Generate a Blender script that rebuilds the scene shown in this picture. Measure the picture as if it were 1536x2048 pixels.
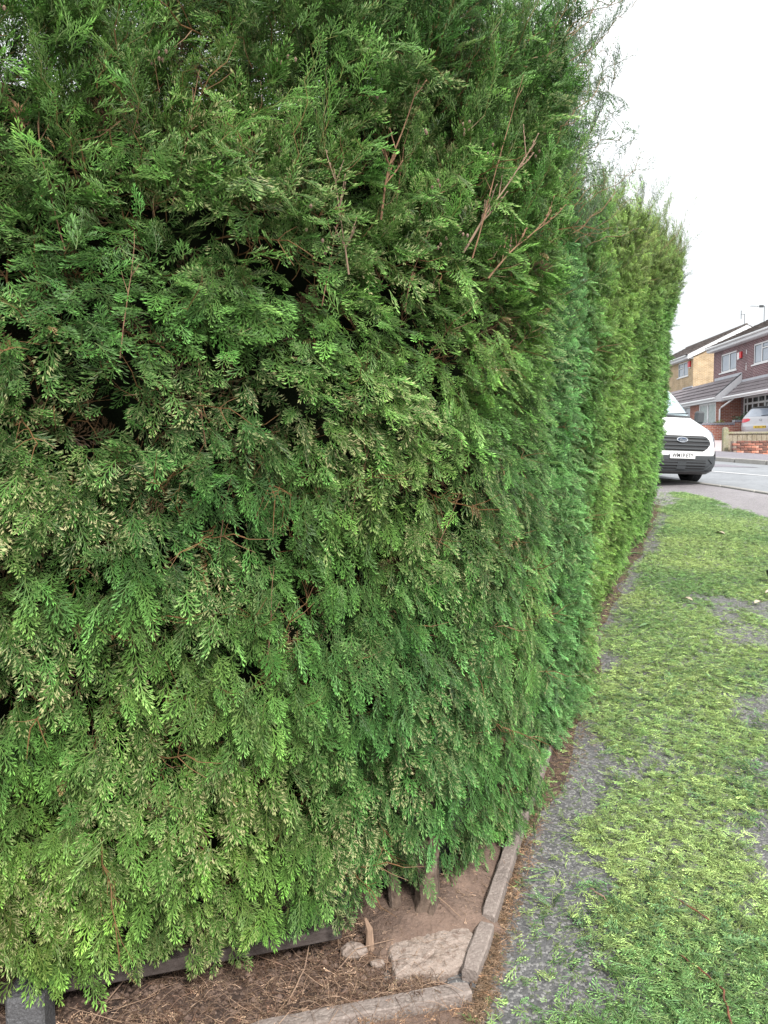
import bpy, math, random
import numpy as np
from math import radians as rad, sin, cos, pi
from mathutils import Matrix, Vector

for o in list(bpy.data.objects): bpy.data.objects.remove(o)
S = bpy.context.scene
COL = S.collection
rng = np.random.default_rng(7)
random.seed(7)

# ------------------------------------------------------------------ camera
cam = bpy.data.cameras.new('camera'); camo = bpy.data.objects.new('camera', cam); COL.objects.link(camo)
cam.sensor_fit = 'AUTO'; cam.sensor_width = 36; cam.lens = 36*1538/2048
cam.clip_start = .05; cam.clip_end = 3000
camo.matrix_world = Matrix.Translation((0, 0, 1.5)) @ Matrix.Rotation(rad(90-4.4), 4, 'X') @ Matrix.Rotation(rad(-.5), 4, 'Z')
S.camera = camo

# ------------------------------------------------------------------ world, sun, exposure
SUN_EL, SUN_AZ = 42, 158          # azimuth measured clockwise from +Y
W = bpy.data.worlds.new('World'); S.world = W; W.use_nodes = True
nt = W.node_tree; N = nt.nodes; Lk = nt.links; N.clear()
out = N.new('ShaderNodeOutputWorld'); bg = N.new('ShaderNodeBackground'); bg.inputs[1].default_value = .1
sky = N.new('ShaderNodeTexSky'); sky.sky_type = 'NISHITA'; sky.sun_disc = False
sky.sun_elevation = rad(SUN_EL); sky.sun_rotation = rad(SUN_AZ)
tc = N.new('ShaderNodeTexCoord'); sep = N.new('ShaderNodeSeparateXYZ'); Lk.new(tc.outputs['Generated'], sep.inputs[0])
mr = N.new('ShaderNodeMapRange'); mr.inputs[1].default_value = 0; mr.inputs[2].default_value = 1
mr.inputs[3].default_value = 2.5; mr.inputs[4].default_value = 7.6
Lk.new(sep.outputs[2], mr.inputs[0])
noi = N.new('ShaderNodeTexNoise'); noi.inputs['Scale'].default_value = 2.2; noi.inputs['Detail'].default_value = 5
Lk.new(tc.outputs['Generated'], noi.inputs['Vector'])
mr2 = N.new('ShaderNodeMapRange'); mr2.inputs[1].default_value = .3; mr2.inputs[2].default_value = .7
mr2.inputs[3].default_value = .90; mr2.inputs[4].default_value = 1.06
Lk.new(noi.outputs[0], mr2.inputs[0])
mul = N.new('ShaderNodeMath'); mul.operation = 'MULTIPLY'; Lk.new(mr.outputs[0], mul.inputs[0]); Lk.new(mr2.outputs[0], mul.inputs[1])
cl = N.new('ShaderNodeVectorMath'); cl.operation = 'SCALE'; cl.inputs[0].default_value = (.985, 1.0, 1.005)
Lk.new(mul.outputs[0], cl.inputs['Scale'])
mx = N.new('ShaderNodeMix'); mx.data_type = 'RGBA'; mx.inputs[0].default_value = .93
Lk.new(sky.outputs[0], mx.inputs[6]); Lk.new(cl.outputs[0], mx.inputs[7]); Lk.new(mx.outputs[2], bg.inputs[0]); Lk.new(bg.outputs[0], out.inputs[0])

sl = bpy.data.lights.new('sun', 'SUN'); sl.energy = 1.5; sl.angle = rad(10); sl.color = (1, .965, .91)
so = bpy.data.objects.new('sun', sl); COL.objects.link(so)
az = rad(SUN_AZ); d = Vector((sin(az)*cos(rad(SUN_EL)), cos(az)*cos(rad(SUN_EL)), sin(rad(SUN_EL))))
so.rotation_euler = d.to_track_quat('Z', 'Y').to_euler(); so.location = (0, -5, 20)
S.view_settings.view_transform = 'Standard'; S.view_settings.look = 'None'
S.view_settings.exposure = 1.74; S.view_settings.gamma = 1
S.render.engine = 'CYCLES'
S.cycles.max_bounces = 5; S.cycles.diffuse_bounces = 2; S.cycles.transparent_max_bounces = 8

# ------------------------------------------------------------------ helpers
def G(y):
    y = np.asarray(y, float)
    return np.where(y < 24, .065*(y-1.8), np.where(y < 42, 1.443+.04*(y-24), 2.163))
def Gf(y): return float(G(y))

def material(name, base, rough=.6, noise=None, bump=0, metal=0, spec=.5, coords='Object', build=None):
    """noise = list of (scale, colour, amount lo, hi)"""
    m = bpy.data.materials.new(name); m.use_nodes = True; t = m.node_tree; b = t.nodes['Principled BSDF']
    b.inputs['Roughness'].default_value = rough; b.inputs['Metallic'].default_value = metal
    b.inputs['Specular IOR Level'].default_value = spec
    b.inputs['Base Color'].default_value = (*base, 1)
    c = t.nodes.new('ShaderNodeTexCoord'); last = None
    last = t.nodes.new('ShaderNodeRGB'); last.outputs[0].default_value = (*base, 1); last = last.outputs[0]
    for (sc, colr, lo, hi, amt) in (noise or []):
        n = t.nodes.new('ShaderNodeTexNoise'); n.inputs['Scale'].default_value = sc; n.inputs['Detail'].default_value = 6; n.inputs['Roughness'].default_value = .65
        t.links.new(c.outputs[coords], n.inputs['Vector'])
        r = t.nodes.new('ShaderNodeMapRange'); r.inputs[1].default_value = lo; r.inputs[2].default_value = hi; r.inputs[4].default_value = amt
        t.links.new(n.outputs[0], r.inputs[0])
        x = t.nodes.new('ShaderNodeMix'); x.data_type = 'RGBA'; x.inputs[7].default_value = (*colr, 1)
        t.links.new(r.outputs[0], x.inputs[0]); t.links.new(last, x.inputs[6]); last = x.outputs[2]
    t.links.new(last, b.inputs['Base Color'])
    if bump:
        sc, st = bump
        n = t.nodes.new('ShaderNodeTexNoise'); n.inputs['Scale'].default_value = sc; n.inputs['Detail'].default_value = 8
        t.links.new(c.outputs[coords], n.inputs['Vector'])
        bp = t.nodes.new('ShaderNodeBump'); bp.inputs['Strength'].default_value = st; bp.inputs['Distance'].default_value = .01
        t.links.new(n.outputs[0], bp.inputs['Height']); t.links.new(bp.outputs[0], b.inputs['Normal'])
    return m

def mesh(name, V, F, mat, parent=None, smooth=False, attrs=None, mats=None, mi=None):
    me = bpy.data.meshes.new(name); me.from_pydata([tuple(map(float, v)) for v in V], [], [tuple(int(i) for i in f) for f in F])
    for m in (mats or [mat]): me.materials.append(m)
    if mi is not None: me.polygons.foreach_set('material_index', mi)
    if smooth: me.polygons.foreach_set('use_smooth', [True]*len(me.polygons))
    for k, a in (attrs or {}).items():
        at = me.attributes.new(k, 'FLOAT', 'POINT'); at.data.foreach_set('value', np.asarray(a, float))
    me.update()
    o = bpy.data.objects.new(name, me); COL.objects.link(o)
    if parent: o.parent = parent
    return o
def tag(o, label=None, cat=None, group=None, kind=None):
    if label: o['label'] = label
    if cat: o['category'] = cat
    if group: o['group'] = group
    if kind: o['kind'] = kind
    return o
def thing(name, loc, label, cat, rotz=0, group=None):
    o = bpy.data.objects.new(name, None); COL.objects.link(o); o.location = loc; o.rotation_euler = (0, 0, rotz)
    return tag(o, label, cat, group)
class MB:
    def __init__(s): s.V = []; s.F = []
    def add(s, V, F):
        n = len(s.V); s.V += [tuple(v) for v in V]; s.F += [tuple(i+n for i in f) for f in F]; return s
    def box(s, x0, x1, y0, y1, z0, z1, M=None):
        V = [(x, y, z) for z in (z0, z1) for (x, y) in ((x0, y0), (x1, y0), (x1, y1), (x0, y1))]
        if M is not None: V = [tuple(M @ Vector(v)) for v in V]
        return s.add(V, [(3, 2, 1, 0), (4, 5, 6, 7), (0, 1, 5, 4), (1, 2, 6, 5), (2, 3, 7, 6), (3, 0, 4, 7)])
    def bevbox(s, x0, x1, y0, y1, z0, z1, b, M=None, jit=0):
        """chamfered box, 24 verts"""
        V = []; F = []
        xs, ys, zs = (x0, x1), (y0, y1), (z0, z1); idx = {}
        for ix in (0, 1):
            for iy in (0, 1):
                for iz in (0, 1):
                    sx, sy, sz = (1, -1)[ix]*b, (1, -1)[iy]*b, (1, -1)[iz]*b
                    j = [random.uniform(-jit, jit) for _ in range(3)]
                    for ax, off in (('x', (0, sy, sz)), ('y', (sx, 0, sz)), ('z', (sx, sy, 0))):
                        idx[ix, iy, iz, ax] = len(V); V.append((xs[ix]+off[0]+j[0], ys[iy]+off[1]+j[1], zs[iz]+off[2]+j[2]))
        for ax in 'xyz':
            for side in (0, 1):
                def k(a, b2): return {'x': (side, a, b2, 'x'), 'y': (a, side, b2, 'y'), 'z': (a, b2, side, 'z')}[ax]
                f = [idx[k(0, 0)], idx[k(1, 0)], idx[k(1, 1)], idx[k(0, 1)]]
                flip = (side == 0) ^ (ax == 'y')
                F.append(tuple(f[::-1]) if flip else tuple(f))
        for (a, b2, fn) in (('x', 'y', lambda p, q, r: (p, q, r)), ('x', 'z', lambda p, q, r: (p, r, q)), ('y', 'z', lambda p, q, r: (r, p, q))):
            for p in (0, 1):
                for q in (0, 1):
                    c0, c1 = fn(p, q, 0), fn(p, q, 1)
                    F.append((idx[(*c0, a)], idx[(*c1, a)], idx[(*c1, b2)], idx[(*c0, b2)]))
        for c in [(a, b2, c2) for a in (0, 1) for b2 in (0, 1) for c2 in (0, 1)]:
            F.append((idx[(*c, 'x')], idx[(*c, 'y')], idx[(*c, 'z')]))
        if M is not None: V = [tuple(M @ Vector(v)) for v in V]
        return s.add(V, F)
    def tube(s, P, R, n=6, cap=True):
        P = [Vector(p) for p in P]; R = R if hasattr(R, '__len__') else [R]*len(P)
        up = Vector((0, 0, 1)); V = []; F = []
        for i, p in enumerate(P):
            t = (P[min(i+1, len(P)-1)]-P[max(i-1, 0)]).normalized()
            a = t.cross(up if abs(t.z) < .9 else Vector((1, 0, 0))).normalized(); b = t.cross(a)
            for k in range(n):
                th = 2*pi*k/n; V.append(tuple(p+(a*cos(th)+b*sin(th))*R[i]))
        for i in range(len(P)-1):
            for k in range(n):
                F.append((i*n+k, i*n+(k+1) % n, (i+1)*n+(k+1) % n, (i+1)*n+k))
        if cap: F.append(tuple(range(n))); F.append(tuple((len(P)-1)*n+k for k in reversed(range(n))))
        return s.add(V, F)
    def obj(s, name, mat, parent=None, smooth=False): return mesh(name, s.V, s.F, mat, parent, smooth)

def sheet(name, poly_rows, mat, off=0, label=None, kind='structure', amp=0, parent=None, cols=8):
    """poly_rows: list of (y, x_left, x_right): a strip of ground that follows the slope"""
    V = []; F = []; n = cols
    for (y, a, b) in poly_rows:
        for k in range(n+1):
            V.append((a+(b-a)*k/n, y, Gf(y)+off))
    for i in range(len(poly_rows)-1):
        for k in range(n):
            q = i*(n+1)+k; F.append((q, q+1, q+n+2, q+n+1))
    o = mesh(name, V, F, mat, parent); tag(o, label, kind=kind); return o
def quadsheet(name, pts, mat, off, label=None, parent=None, sub=24):
    """four corner patch p00 p10 p11 p01 draped over the ground"""
    p = [np.array(q, float) for q in pts]; V = []; F = []
    for i in range(sub+1):
        for j in range(sub+1):
            u, v = i/sub, j/sub; q = (1-u)*(1-v)*p[0]+u*(1-v)*p[1]+u*v*p[2]+(1-u)*v*p[3]
            V.append((q[0], q[1], Gf(q[1])+off))
    for i in range(sub):
        for j in range(sub):
            a = i*(sub+1)+j; F.append((a, a+sub+1, a+sub+2, a+1))
    o = mesh(name, V, F, mat, parent); tag(o, label, kind='structure'); return o

# ------------------------------------------------------------------ materials
def tarmac(name, base, speck, rough=.75):
    m = material(name, base, rough, noise=[(1.3, tuple(c*1.35 for c in base), .4, .65, .8), (9, tuple(c*.62 for c in base), .5, .72, .7)], coords='Object')
    t = m.node_tree; b = t.nodes['Principled BSDF']; c = [n for n in t.nodes if n.type == 'TEX_COORD'][0]
    v = t.nodes.new('ShaderNodeTexVoronoi'); v.inputs['Scale'].default_value = 130; t.links.new(c.outputs['Object'], v.inputs['Vector'])
    old = b.inputs['Base Color'].links[0].from_socket
    sp = t.nodes.new('ShaderNodeSeparateColor'); t.links.new(v.outputs['Color'], sp.inputs[0])
    r = t.nodes.new('ShaderNodeMapRange'); r.inputs[1].default_value = .55; r.inputs[2].default_value = 1; r.inputs[4].default_value = .75; t.links.new(sp.outputs[0], r.inputs[0])
    x = t.nodes.new('ShaderNodeMix'); x.data_type = 'RGBA'; x.inputs[7].default_value = (*speck, 1)
    t.links.new(r.outputs[0], x.inputs[0]); t.links.new(old, x.inputs[6]); t.links.new(x.outputs[2], b.inputs['Base Color'])
    bp = t.nodes.new('ShaderNodeBump'); bp.inputs['Strength'].default_value = .5; bp.inputs['Distance'].default_value = .004
    t.links.new(v.outputs['Distance'], bp.inputs['Height']); bp.invert = True; t.links.new(bp.outputs[0], b.inputs['Normal'])
    return m
M_pave = tarmac('tarmac pavement', (.088, .087, .088), (.33, .32, .31))
M_road = tarmac('tarmac road', (.19, .20, .215), (.28, .29, .30))
M_fpave = tarmac('far pavement', (.15, .14, .16), (.27, .25, .27))
M_drive = material('pink paving', (.42, .33, .33), .8, noise=[(3, (.33, .27, .27), .4, .7, .8), (40, (.5, .43, .42), .5, .8, .5)])
M_ground = tarmac('ground', (.15, .15, .15), (.22, .22, .22))
M_kerb = material('kerb concrete', (.30, .29, .27), .85, noise=[(12, (.2, .19, .18), .45, .7, .8), (150, (.42, .4, .38), .5, .7, .6)], bump=(90, .5))
M_edging = None
M_edging_old = material('edging concrete', (.27, .215, .19), .9, noise=[(5, (.15, .115, .09), .42, .68, .95), (45, (.12, .09, .07), .52, .66, .8), (160, (.42, .36, .33), .55, .72, .8)], bump=(130, 1))
M_slab = material('old mortar', (.30, .24, .205), .95, noise=[(7, (.2, .14, .1), .48, .68, .95), (32, (.16, .11, .085), .52, .66, .85), (140, (.5, .43, .38), .55, .7, .7)], bump=(60, 1))
M_soil = material('soil', (.085, .055, .043), .97, noise=[(9, (.03, .02, .016), .42, .62, .9), (60, (.15, .10, .075), .5, .66, .85), (240, (.26, .19, .15), .6, .72, .8)], bump=(70, 1))
M_mud = material('dusty earth', (.19, .13, .10), .97, noise=[(7, (.10, .065, .05), .42, .66, .95), (60, (.10, .07, .055), .5, .68, .7), (200, (.32, .25, .21), .6, .72, .7)], bump=(80, .9))
M_line = material('road paint', (.78, .78, .78), .6, noise=[(30, (.5, .5, .5), .55, .75, .7)])
M_rail = material('weathered timber rail', (.050, .038, .034), .9, noise=[(14, (.085, .07, .065), .45, .65, .8), (90, (.05, .04, .035), .5, .7, .6)], bump=(60, .6))
M_post = material('grey post concrete', (.085, .085, .09), .9, noise=[(25, (.06, .06, .06), .5, .7, .6), (160, (.2, .2, .21), .5, .7, .7)], bump=(120, .7))
M_core = material('hedge shade core', (.007, .010, .005), 1, noise=[(9, (.014, .012, .007), .5, .7, .7)], bump=(30, 1), spec=.05)  # blackened so that gaps in the foliage look shaded
M_bark = material('bark', (.14, .10, .075), .95, noise=[(30, (.06, .04, .03), .45, .65, .9), (12, (.24, .2, .17), .55, .7, .7)], bump=(50, 1))
M_twig = material('dead twig', (.30, .17, .10), .9, noise=[(40, (.16, .08, .05), .45, .65, .8)])
M_twig2 = material('pale twig', (.30, .20, .14), .9, noise=[(40, (.25, .17, .12), .45, .65, .8)])
M_white = material('white pvc', (.78, .79, .80), .4, noise=[(3, (.66, .67, .68), .45, .7, .5)])
M_fascia = material('white fascia', (.74, .75, .77), .5, noise=[(5, (.6, .6, .62), .5, .7, .5)])
M_lead = material('lead flashing', (.42, .44, .48), .6, noise=[(6, (.55, .56, .6), .4, .7, .7)])
M_glass = material('window glass', (.30, .35, .42), .06, noise=[(1.5, (.42, .46, .52), .4, .65, .8)], spec=.8)
M_glassd = material('door glass', (.24, .30, .30), .15, noise=[(7, (.36, .42, .42), .4, .65, .8)], spec=.8)
M_dglass = material('dark glass', (.05, .06, .06), .08, noise=[(2, (.16, .17, .18), .5, .7, .8)], spec=.8)
M_tile = material('roof tiles', (.15, .125, .115), .9, noise=[(3, (.095, .08, .075), .45, .7, .8), (25, (.30, .27, .24), .6, .75, .7)], bump=(20, .6))
M_tile2 = material('purple grey tiles', (.20, .175, .185), .85, noise=[(2.2, (.14, .12, .125), .45, .7, .8), (11, (.38, .37, .37), .62, .72, .8)], bump=(20, .6))
M_black = material('black plastic', (.02, .02, .022), .45, noise=[(60, (.035, .035, .036), .4, .7, .6)])
M_trim = material('charcoal trim', (.045, .05, .055), .6, noise=[(60, (.065, .07, .075), .4, .7, .6)])
M_red = material('alarm red', (.62, .03, .04), .4)
M_yel = material('yellow plate', (.75, .52, .04), .4)
M_plw = material('white plate', (.74, .75, .75), .35)
M_tyre = material('tyre rubber', (.018, .018, .02), .85, noise=[(30, (.04, .04, .042), .5, .7, .6)], bump=(60, .4))
M_rim = material('steel wheel', (.3, .31, .32), .4, metal=.7)
M_van = material('white paint', (.80, .81, .81), .22, noise=[(2.5, (.72, .73, .73), .45, .75, .5), (14, (.6, .58, .54), .68, .8, .5)])
M_silver = material('silver paint', (.48, .49, .51), .3, metal=.25, noise=[(3, (.42, .43, .45), .45, .7, .6)])
M_ws = material('windscreen glass', (.34, .45, .50), .05, noise=[(1.4, (.46, .56, .60), .42, .62, .9)], spec=.9)
M_lamp = material('headlamp', (.20, .23, .27), .12, noise=[(20, (.42, .45, .50), .45, .6, .9)], spec=.8)
M_tail = material('tail lamp', (.55, .02, .04), .2, noise=[(16, (.75, .16, .18), .5, .7, .7)], spec=.8)
M_chrome = material('chrome', (.65, .67, .7), .15, metal=.9)
M_blue = material('badge blue', (.03, .05, .09), .3)
M_fence = material('fence board', (.29, .25, .19), .9, noise=[(6, (.22, .18, .12), .45, .65, .9), (35, (.5, .46, .36), .52, .7, .8), (3, (.16, .13, .10), .58, .7, .8)], bump=(30, .6))
M_fpost = material('mossy post', (.27, .245, .19), .9, noise=[(4, (.20, .21, .09), .45, .65, .8), (30, (.45, .41, .31), .5, .7, .7)], bump=(30, .6))
M_brickr = material('old red brick', (.30, .12, .085), .9, noise=[(5, (.48, .24, .18), .45, .65, .8), (2.3, (.13, .07, .06), .56, .68, .9), (40, (.6, .42, .34), .62, .75, .7)], bump=(60, .8))
M_brickp = material('pale red brick', (.50, .20, .13), .9, noise=[(5, (.62, .42, .34), .45, .65, .8), (30, (.2, .1, .08), .58, .72, .7)], bump=(60, .8))
M_brickd = material('dark stained brick', (.16, .08, .065), .9, noise=[(7, (.36, .13, .08), .5, .68, .8), (30, (.09, .06, .05), .55, .7, .7)], bump=(60, .8))
M_mortar = material('mortar', (.30, .24, .2), .95, noise=[(12, (.16, .12, .1), .45, .7, .8)])

def brickmat(name, c1, c2, mortar, gable=False, size=(.225, .075)):
    m = bpy.data.materials.new(name); m.use_nodes = True; t = m.node_tree; b = t.nodes['Principled BSDF']; b.inputs['Roughness'].default_value = .9
    c = t.nodes.new('ShaderNodeTexCoord'); s = t.nodes.new('ShaderNodeSeparateXYZ'); t.links.new(c.outputs['Object'], s.inputs[0])
    cb = t.nodes.new('ShaderNodeCombineXYZ'); t.links.new(s.outputs[1 if gable else 0], cb.inputs[0]); t.links.new(s.outputs[2], cb.inputs[1])
    br = t.nodes.new('ShaderNodeTexBrick'); br.inputs['Scale'].default_value = 1; br.inputs['Brick Width'].default_value = size[0]; br.inputs['Row Height'].default_value = size[1]
    br.inputs['Mortar Size'].default_value = .009; br.inputs['Color1'].default_value = (*c1, 1); br.inputs['Color2'].default_value = (*c2, 1); br.inputs['Mortar'].default_value = (*mortar, 1)
    t.links.new(cb.outputs[0], br.inputs['Vector'])
    n = t.nodes.new('ShaderNodeTexNoise'); n.inputs['Scale'].default_value = 1.6; n.inputs['Detail'].default_value = 6; t.links.new(c.outputs['Object'], n.inputs['Vector'])
    r = t.nodes.new('ShaderNodeMapRange'); r.inputs[1].default_value = .3; r.inputs[2].default_value = .7; r.inputs[3].default_value = .78; r.inputs[4].default_value = 1.2; t.links.new(n.outputs[0], r.inputs[0])
    x = t.nodes.new('ShaderNodeVectorMath'); x.operation = 'SCALE'; t.links.new(br.outputs[0], x.inputs[0]); t.links.new(r.outputs[0], x.inputs['Scale']); t.links.new(x.outputs[0], b.inputs['Base Color'])
    bp = t.nodes.new('ShaderNodeBump'); bp.invert = True; bp.inputs['Strength'].default_value = .6; bp.inputs['Distance'].default_value = .01
    t.links.new(br.outputs['Fac'], bp.inputs['Height']); t.links.new(bp.outputs[0], b.inputs['Normal'])
    return m
BR = ((.135, .062, .068), (.20, .095, .10), (.40, .35, .36)); YE = ((.50, .36, .20), (.40, .27, .14), (.60, .52, .42)); OR = ((.36, .13, .08), (.26, .085, .06), (.42, .34, .3))
M_bb, M_bbg = brickmat('brown brick', *BR), brickmat('brown brick side', *BR, gable=True)
M_yb, M_ybg = brickmat('buff brick', *YE), brickmat('buff brick side', *YE, gable=True)
M_rb, M_rbg = brickmat('red brick', *OR), brickmat('red brick side', *OR, gable=True)
M_cop = brickmat('blue coping brick', (.11, .11, .14), (.16, .16, .20), (.3, .3, .32), size=(.075, .3))

# foliage material: the tint of each spray comes with its instance
def leafmat(name, wood=(.20, .11, .05), transl=.12):
    m = bpy.data.materials.new(name); m.use_nodes = True; t = m.node_tree; b = t.nodes['Principled BSDF']
    b.inputs['Roughness'].default_value = .5; b.inputs['Specular IOR Level'].default_value = .28
    A = lambda nm, ty='GEOMETRY': (lambda n: (setattr(n, 'attribute_name', nm), setattr(n, 'attribute_type', ty), n)[2])(t.nodes.new('ShaderNodeAttribute'))
    tint, tamt = A('tint', 'INSTANCER'), A('tipamt', 'INSTANCER'); tip, wd, lj = A('tip'), A('wood'), A('lj')
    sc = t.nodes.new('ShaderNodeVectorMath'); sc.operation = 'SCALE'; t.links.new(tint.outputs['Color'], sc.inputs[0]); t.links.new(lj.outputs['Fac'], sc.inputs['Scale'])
    tm = t.nodes.new('ShaderNodeMath'); tm.operation = 'MULTIPLY'; t.links.new(tip.outputs['Fac'], tm.inputs[0]); t.links.new(tamt.outputs['Fac'], tm.inputs[1]); tm.use_clamp = True
    x = t.nodes.new('ShaderNodeMix'); x.data_type = 'RGBA'; x.inputs[7].default_value = (.62, .55, .30, 1)
    t.links.new(tm.outputs[0], x.inputs[0]); t.links.new(sc.outputs[0], x.inputs[6])
    y = t.nodes.new('ShaderNodeMix'); y.data_type = 'RGBA'; y.inputs[7].default_value = (*wood, 1); t.links.new(wd.outputs['Fac'], y.inputs[0]); t.links.new(x.outputs[2], y.inputs[6])
    t.links.new(y.outputs[2], b.inputs['Base Color'])
    tr = t.nodes.new('ShaderNodeBsdfTranslucent'); t.links.new(y.outputs[2], tr.inputs[0])
    ms = t.nodes.new('ShaderNodeMixShader'); ms.inputs[0].default_value = transl
    t.links.new(b.outputs[0], ms.inputs[1]); t.links.new(tr.outputs[0], ms.inputs[2]); t.links.new(ms.outputs[0], t.nodes['Material Output'].inputs[0])
    return m
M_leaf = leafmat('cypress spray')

# ------------------------------------------------------------------ GROUND
def ground_rows(ys, a, b): return [(y, a, b) for y in ys]
sheet('ground', ground_rows([-400, -60, -12, 0, 1.8, 6, 12, 18, 24, 30, 36, 42, 80, 400, 1500], -700, 900), M_ground, off=-.004, label='grey tarmac and bare ground running under street and houses')
# near pavement : right of the hedge, up to the near kerb
kn = [(9.6, 4.0), (8.9, 6), (8.0, 8.6), (7.15, 11), (6.6, 13.0), (6.33, 14.2), (6.06, 15.0), (5.45, 15.9), (4.6, 17.2), (3.5, 20), (2.4, 26), (1.8, 34)]
kf = [(14.6, 9.5), (13.4, 11.6), (12.1, 14), (10.9, 16.3), (9.9, 18.2), (9.3, 19.3), (8.75, 20.4), (7.9, 22.3), (6.6, 26), (5.6, 31), (5.2, 38)]
def curve(pts, n):
    P = np.array(pts); s = np.r_[0, np.cumsum(np.hypot(*np.diff(P, axis=0).T))]; t = np.linspace(0, s[-1], n)
    return np.c_[np.interp(t, s, P[:, 0]), np.interp(t, s, P[:, 1])]
cn, cf = curve(kn, 60), curve(kf, 60)
V = []; F = []
for i in range(60):
    for k in range(9):
        p = cn[i]+(cf[i]-cn[i])*k/8; V.append((p[0], p[1], Gf(p[1])+.004))
for i in range(59):
    for k in range(8): q = i*9+k; F.append((q, q+1, q+10, q+9))
tag(mesh('road', V, F, M_road), 'light grey tarmac road curving past the end of the hedge', kind='structure')
V = []; F = []
for i in range(60):
    for k in range(9):
        p = np.array((-.2+.38*(cn[i][1]-1.9)*0, 0)); x0 = -3.0+max(0, cn[i][1]-2)*.30; x1, y1 = cn[i]
        V.append((x0+(x1-.06-x0)*k/8, y1, Gf(y1)+.01))
for i in range(59):
    for k in range(8): q = i*9+k; F.append((q, q+1, q+10, q+9))
# pavement as simple strip sheet under the clippings (y from -1 to 15.7)
rowsP = [(-2, .2, 13.0), (1.0, .2, 11.0)] + [(y, float(np.interp(y, [1.8, 2.74, 3.5, 4.7, 6.2, 8, 10.4, 13.2, 15.5], [.22, .47, .6, .95, 1.5, 2.3, 3.3, 4.4, 4.9]))-.12, float(np.interp(y, cn[:, 1], cn[:, 0]))-.13) for y in np.linspace(1.9, 15.6, 50)]
sheet('pavement', rowsP, M_pave, off=.004, label='dark grey tarmac pavement beside the hedge, mostly under clippings')
M_edging = tarmac('edging concrete', (.19, .155, .137), (.32, .27, .24), .9)
# a paler worn strip of tarmac near the road
M_worn = tarmac('worn tarmac', (.19, .175, .185), (.36, .34, .34))
sheet('pavement_edge_strip', [(y, max(a, float(np.interp(y, [5, 9, 12, 14, 15.6], [5.2, 4.7, 4.2, 4.1, 4.0]))), b-.001) for (y, a, b) in rowsP if y > 5], M_worn, off=.012, label='paler worn tarmac of the pavement along the near kerb')
# kerbs of single stones
def kerb(name, pts, up, label, w=.125, L=.9):
    root = thing(name, (0, 0, 0), label, 'kerb'); root['kind'] = 'structure'; del root['category']
    P = np.array(pts); s = np.r_[0, np.cumsum(np.hypot(*np.diff(P, axis=0).T))]; t = 0
    while t+L < s[-1]:
        a = np.array([np.interp(t+.005, s, P[:, 0]), np.interp(t+.005, s, P[:, 1])]); b = np.array([np.interp(t+L-.008, s, P[:, 0]), np.interp(t+L-.008, s, P[:, 1])])
        c = (a+b)/2; ln = np.hypot(*(b-a)); za, zb = Gf(a[1]), Gf(b[1])
        M = Matrix.Translation((c[0], c[1], (za+zb)/2)) @ Matrix.Rotation(math.atan2(b[1]-a[1], b[0]-a[0]), 4, 'Z') @ Matrix.Rotation(-math.atan2(zb-za, ln), 4, 'Y')
        MB().bevbox(-ln/2, ln/2, -w/2, w/2, -.1, up+random.uniform(-.004, .004), .012, M, .002).obj('kerb_stone', M_kerb, root)
        t += L
    return root
kerb('near_kerb', cn, .035, 'low dropped kerb between the near pavement and the road')
kerb('far_kerb', cf, .11, 'raised concrete kerb on the far side of the road')
# far pavement
V = []; F = []
cff = cf + np.array([1.9, .75])
for i in range(60):
    for k in range(5):
        p = cf[i]+np.array([.06, .02])+(cff[i]-cf[i])*k/4; V.append((p[0], p[1], Gf(p[1])+.095))
for i in range(59):
    for k in range(4): q = i*5+k; F.append((q, q+1, q+6, q+5))
tag(mesh('far_pavement', V, F, M_fpave), 'narrow dull purple grey pavement across the road', kind='structure')
quadsheet('driveway', [(8.5, 23.0), (10.6, 22.7), (19.0, 37.5), (12, 37.5)], M_drive, .05, 'pale pink paved driveway rising between the van and the fence post')
quadsheet('forecourt', [(10.9, 22.9), (24, 22.5), (30, 34), (18.0, 35.5)], M_drive, .045, 'paved forecourt behind the short timber fence where the silver car stands')
# centre dashes
lp = [(7.30, 17.62), (8.10, 16.16)]; dv = np.array([lp[1][0]-lp[0][0], lp[1][1]-lp[0][1]]); dv /= np.hypot(*dv); nv = np.array([dv[1], -dv[0]])
cl_root = None
for k in range(-3, 4):
    a = np.array(lp[0])+dv*k*3.4; b = a+dv*2.1
    a2 = a; V = [(*(q+nv*s2), Gf(q[1])+.010) for q, s2 in ((a, -.05), (b, -.05), (b, .05), (a, .05))]
    o = mesh('centre_line', V, [(3, 2, 1, 0)], M_line); tag(o, 'dashed white centre line painted on the road', kind='structure')
# patch repair scars
mesh_o = quadsheet('tarmac_patch', [(7.35, 19.6), (8.5, 19.2), (8.9, 18.2), (7.8, 18.6)], M_fpave, .010, 'slightly darker repaired patch of tarmac in the road', sub=4)

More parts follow.
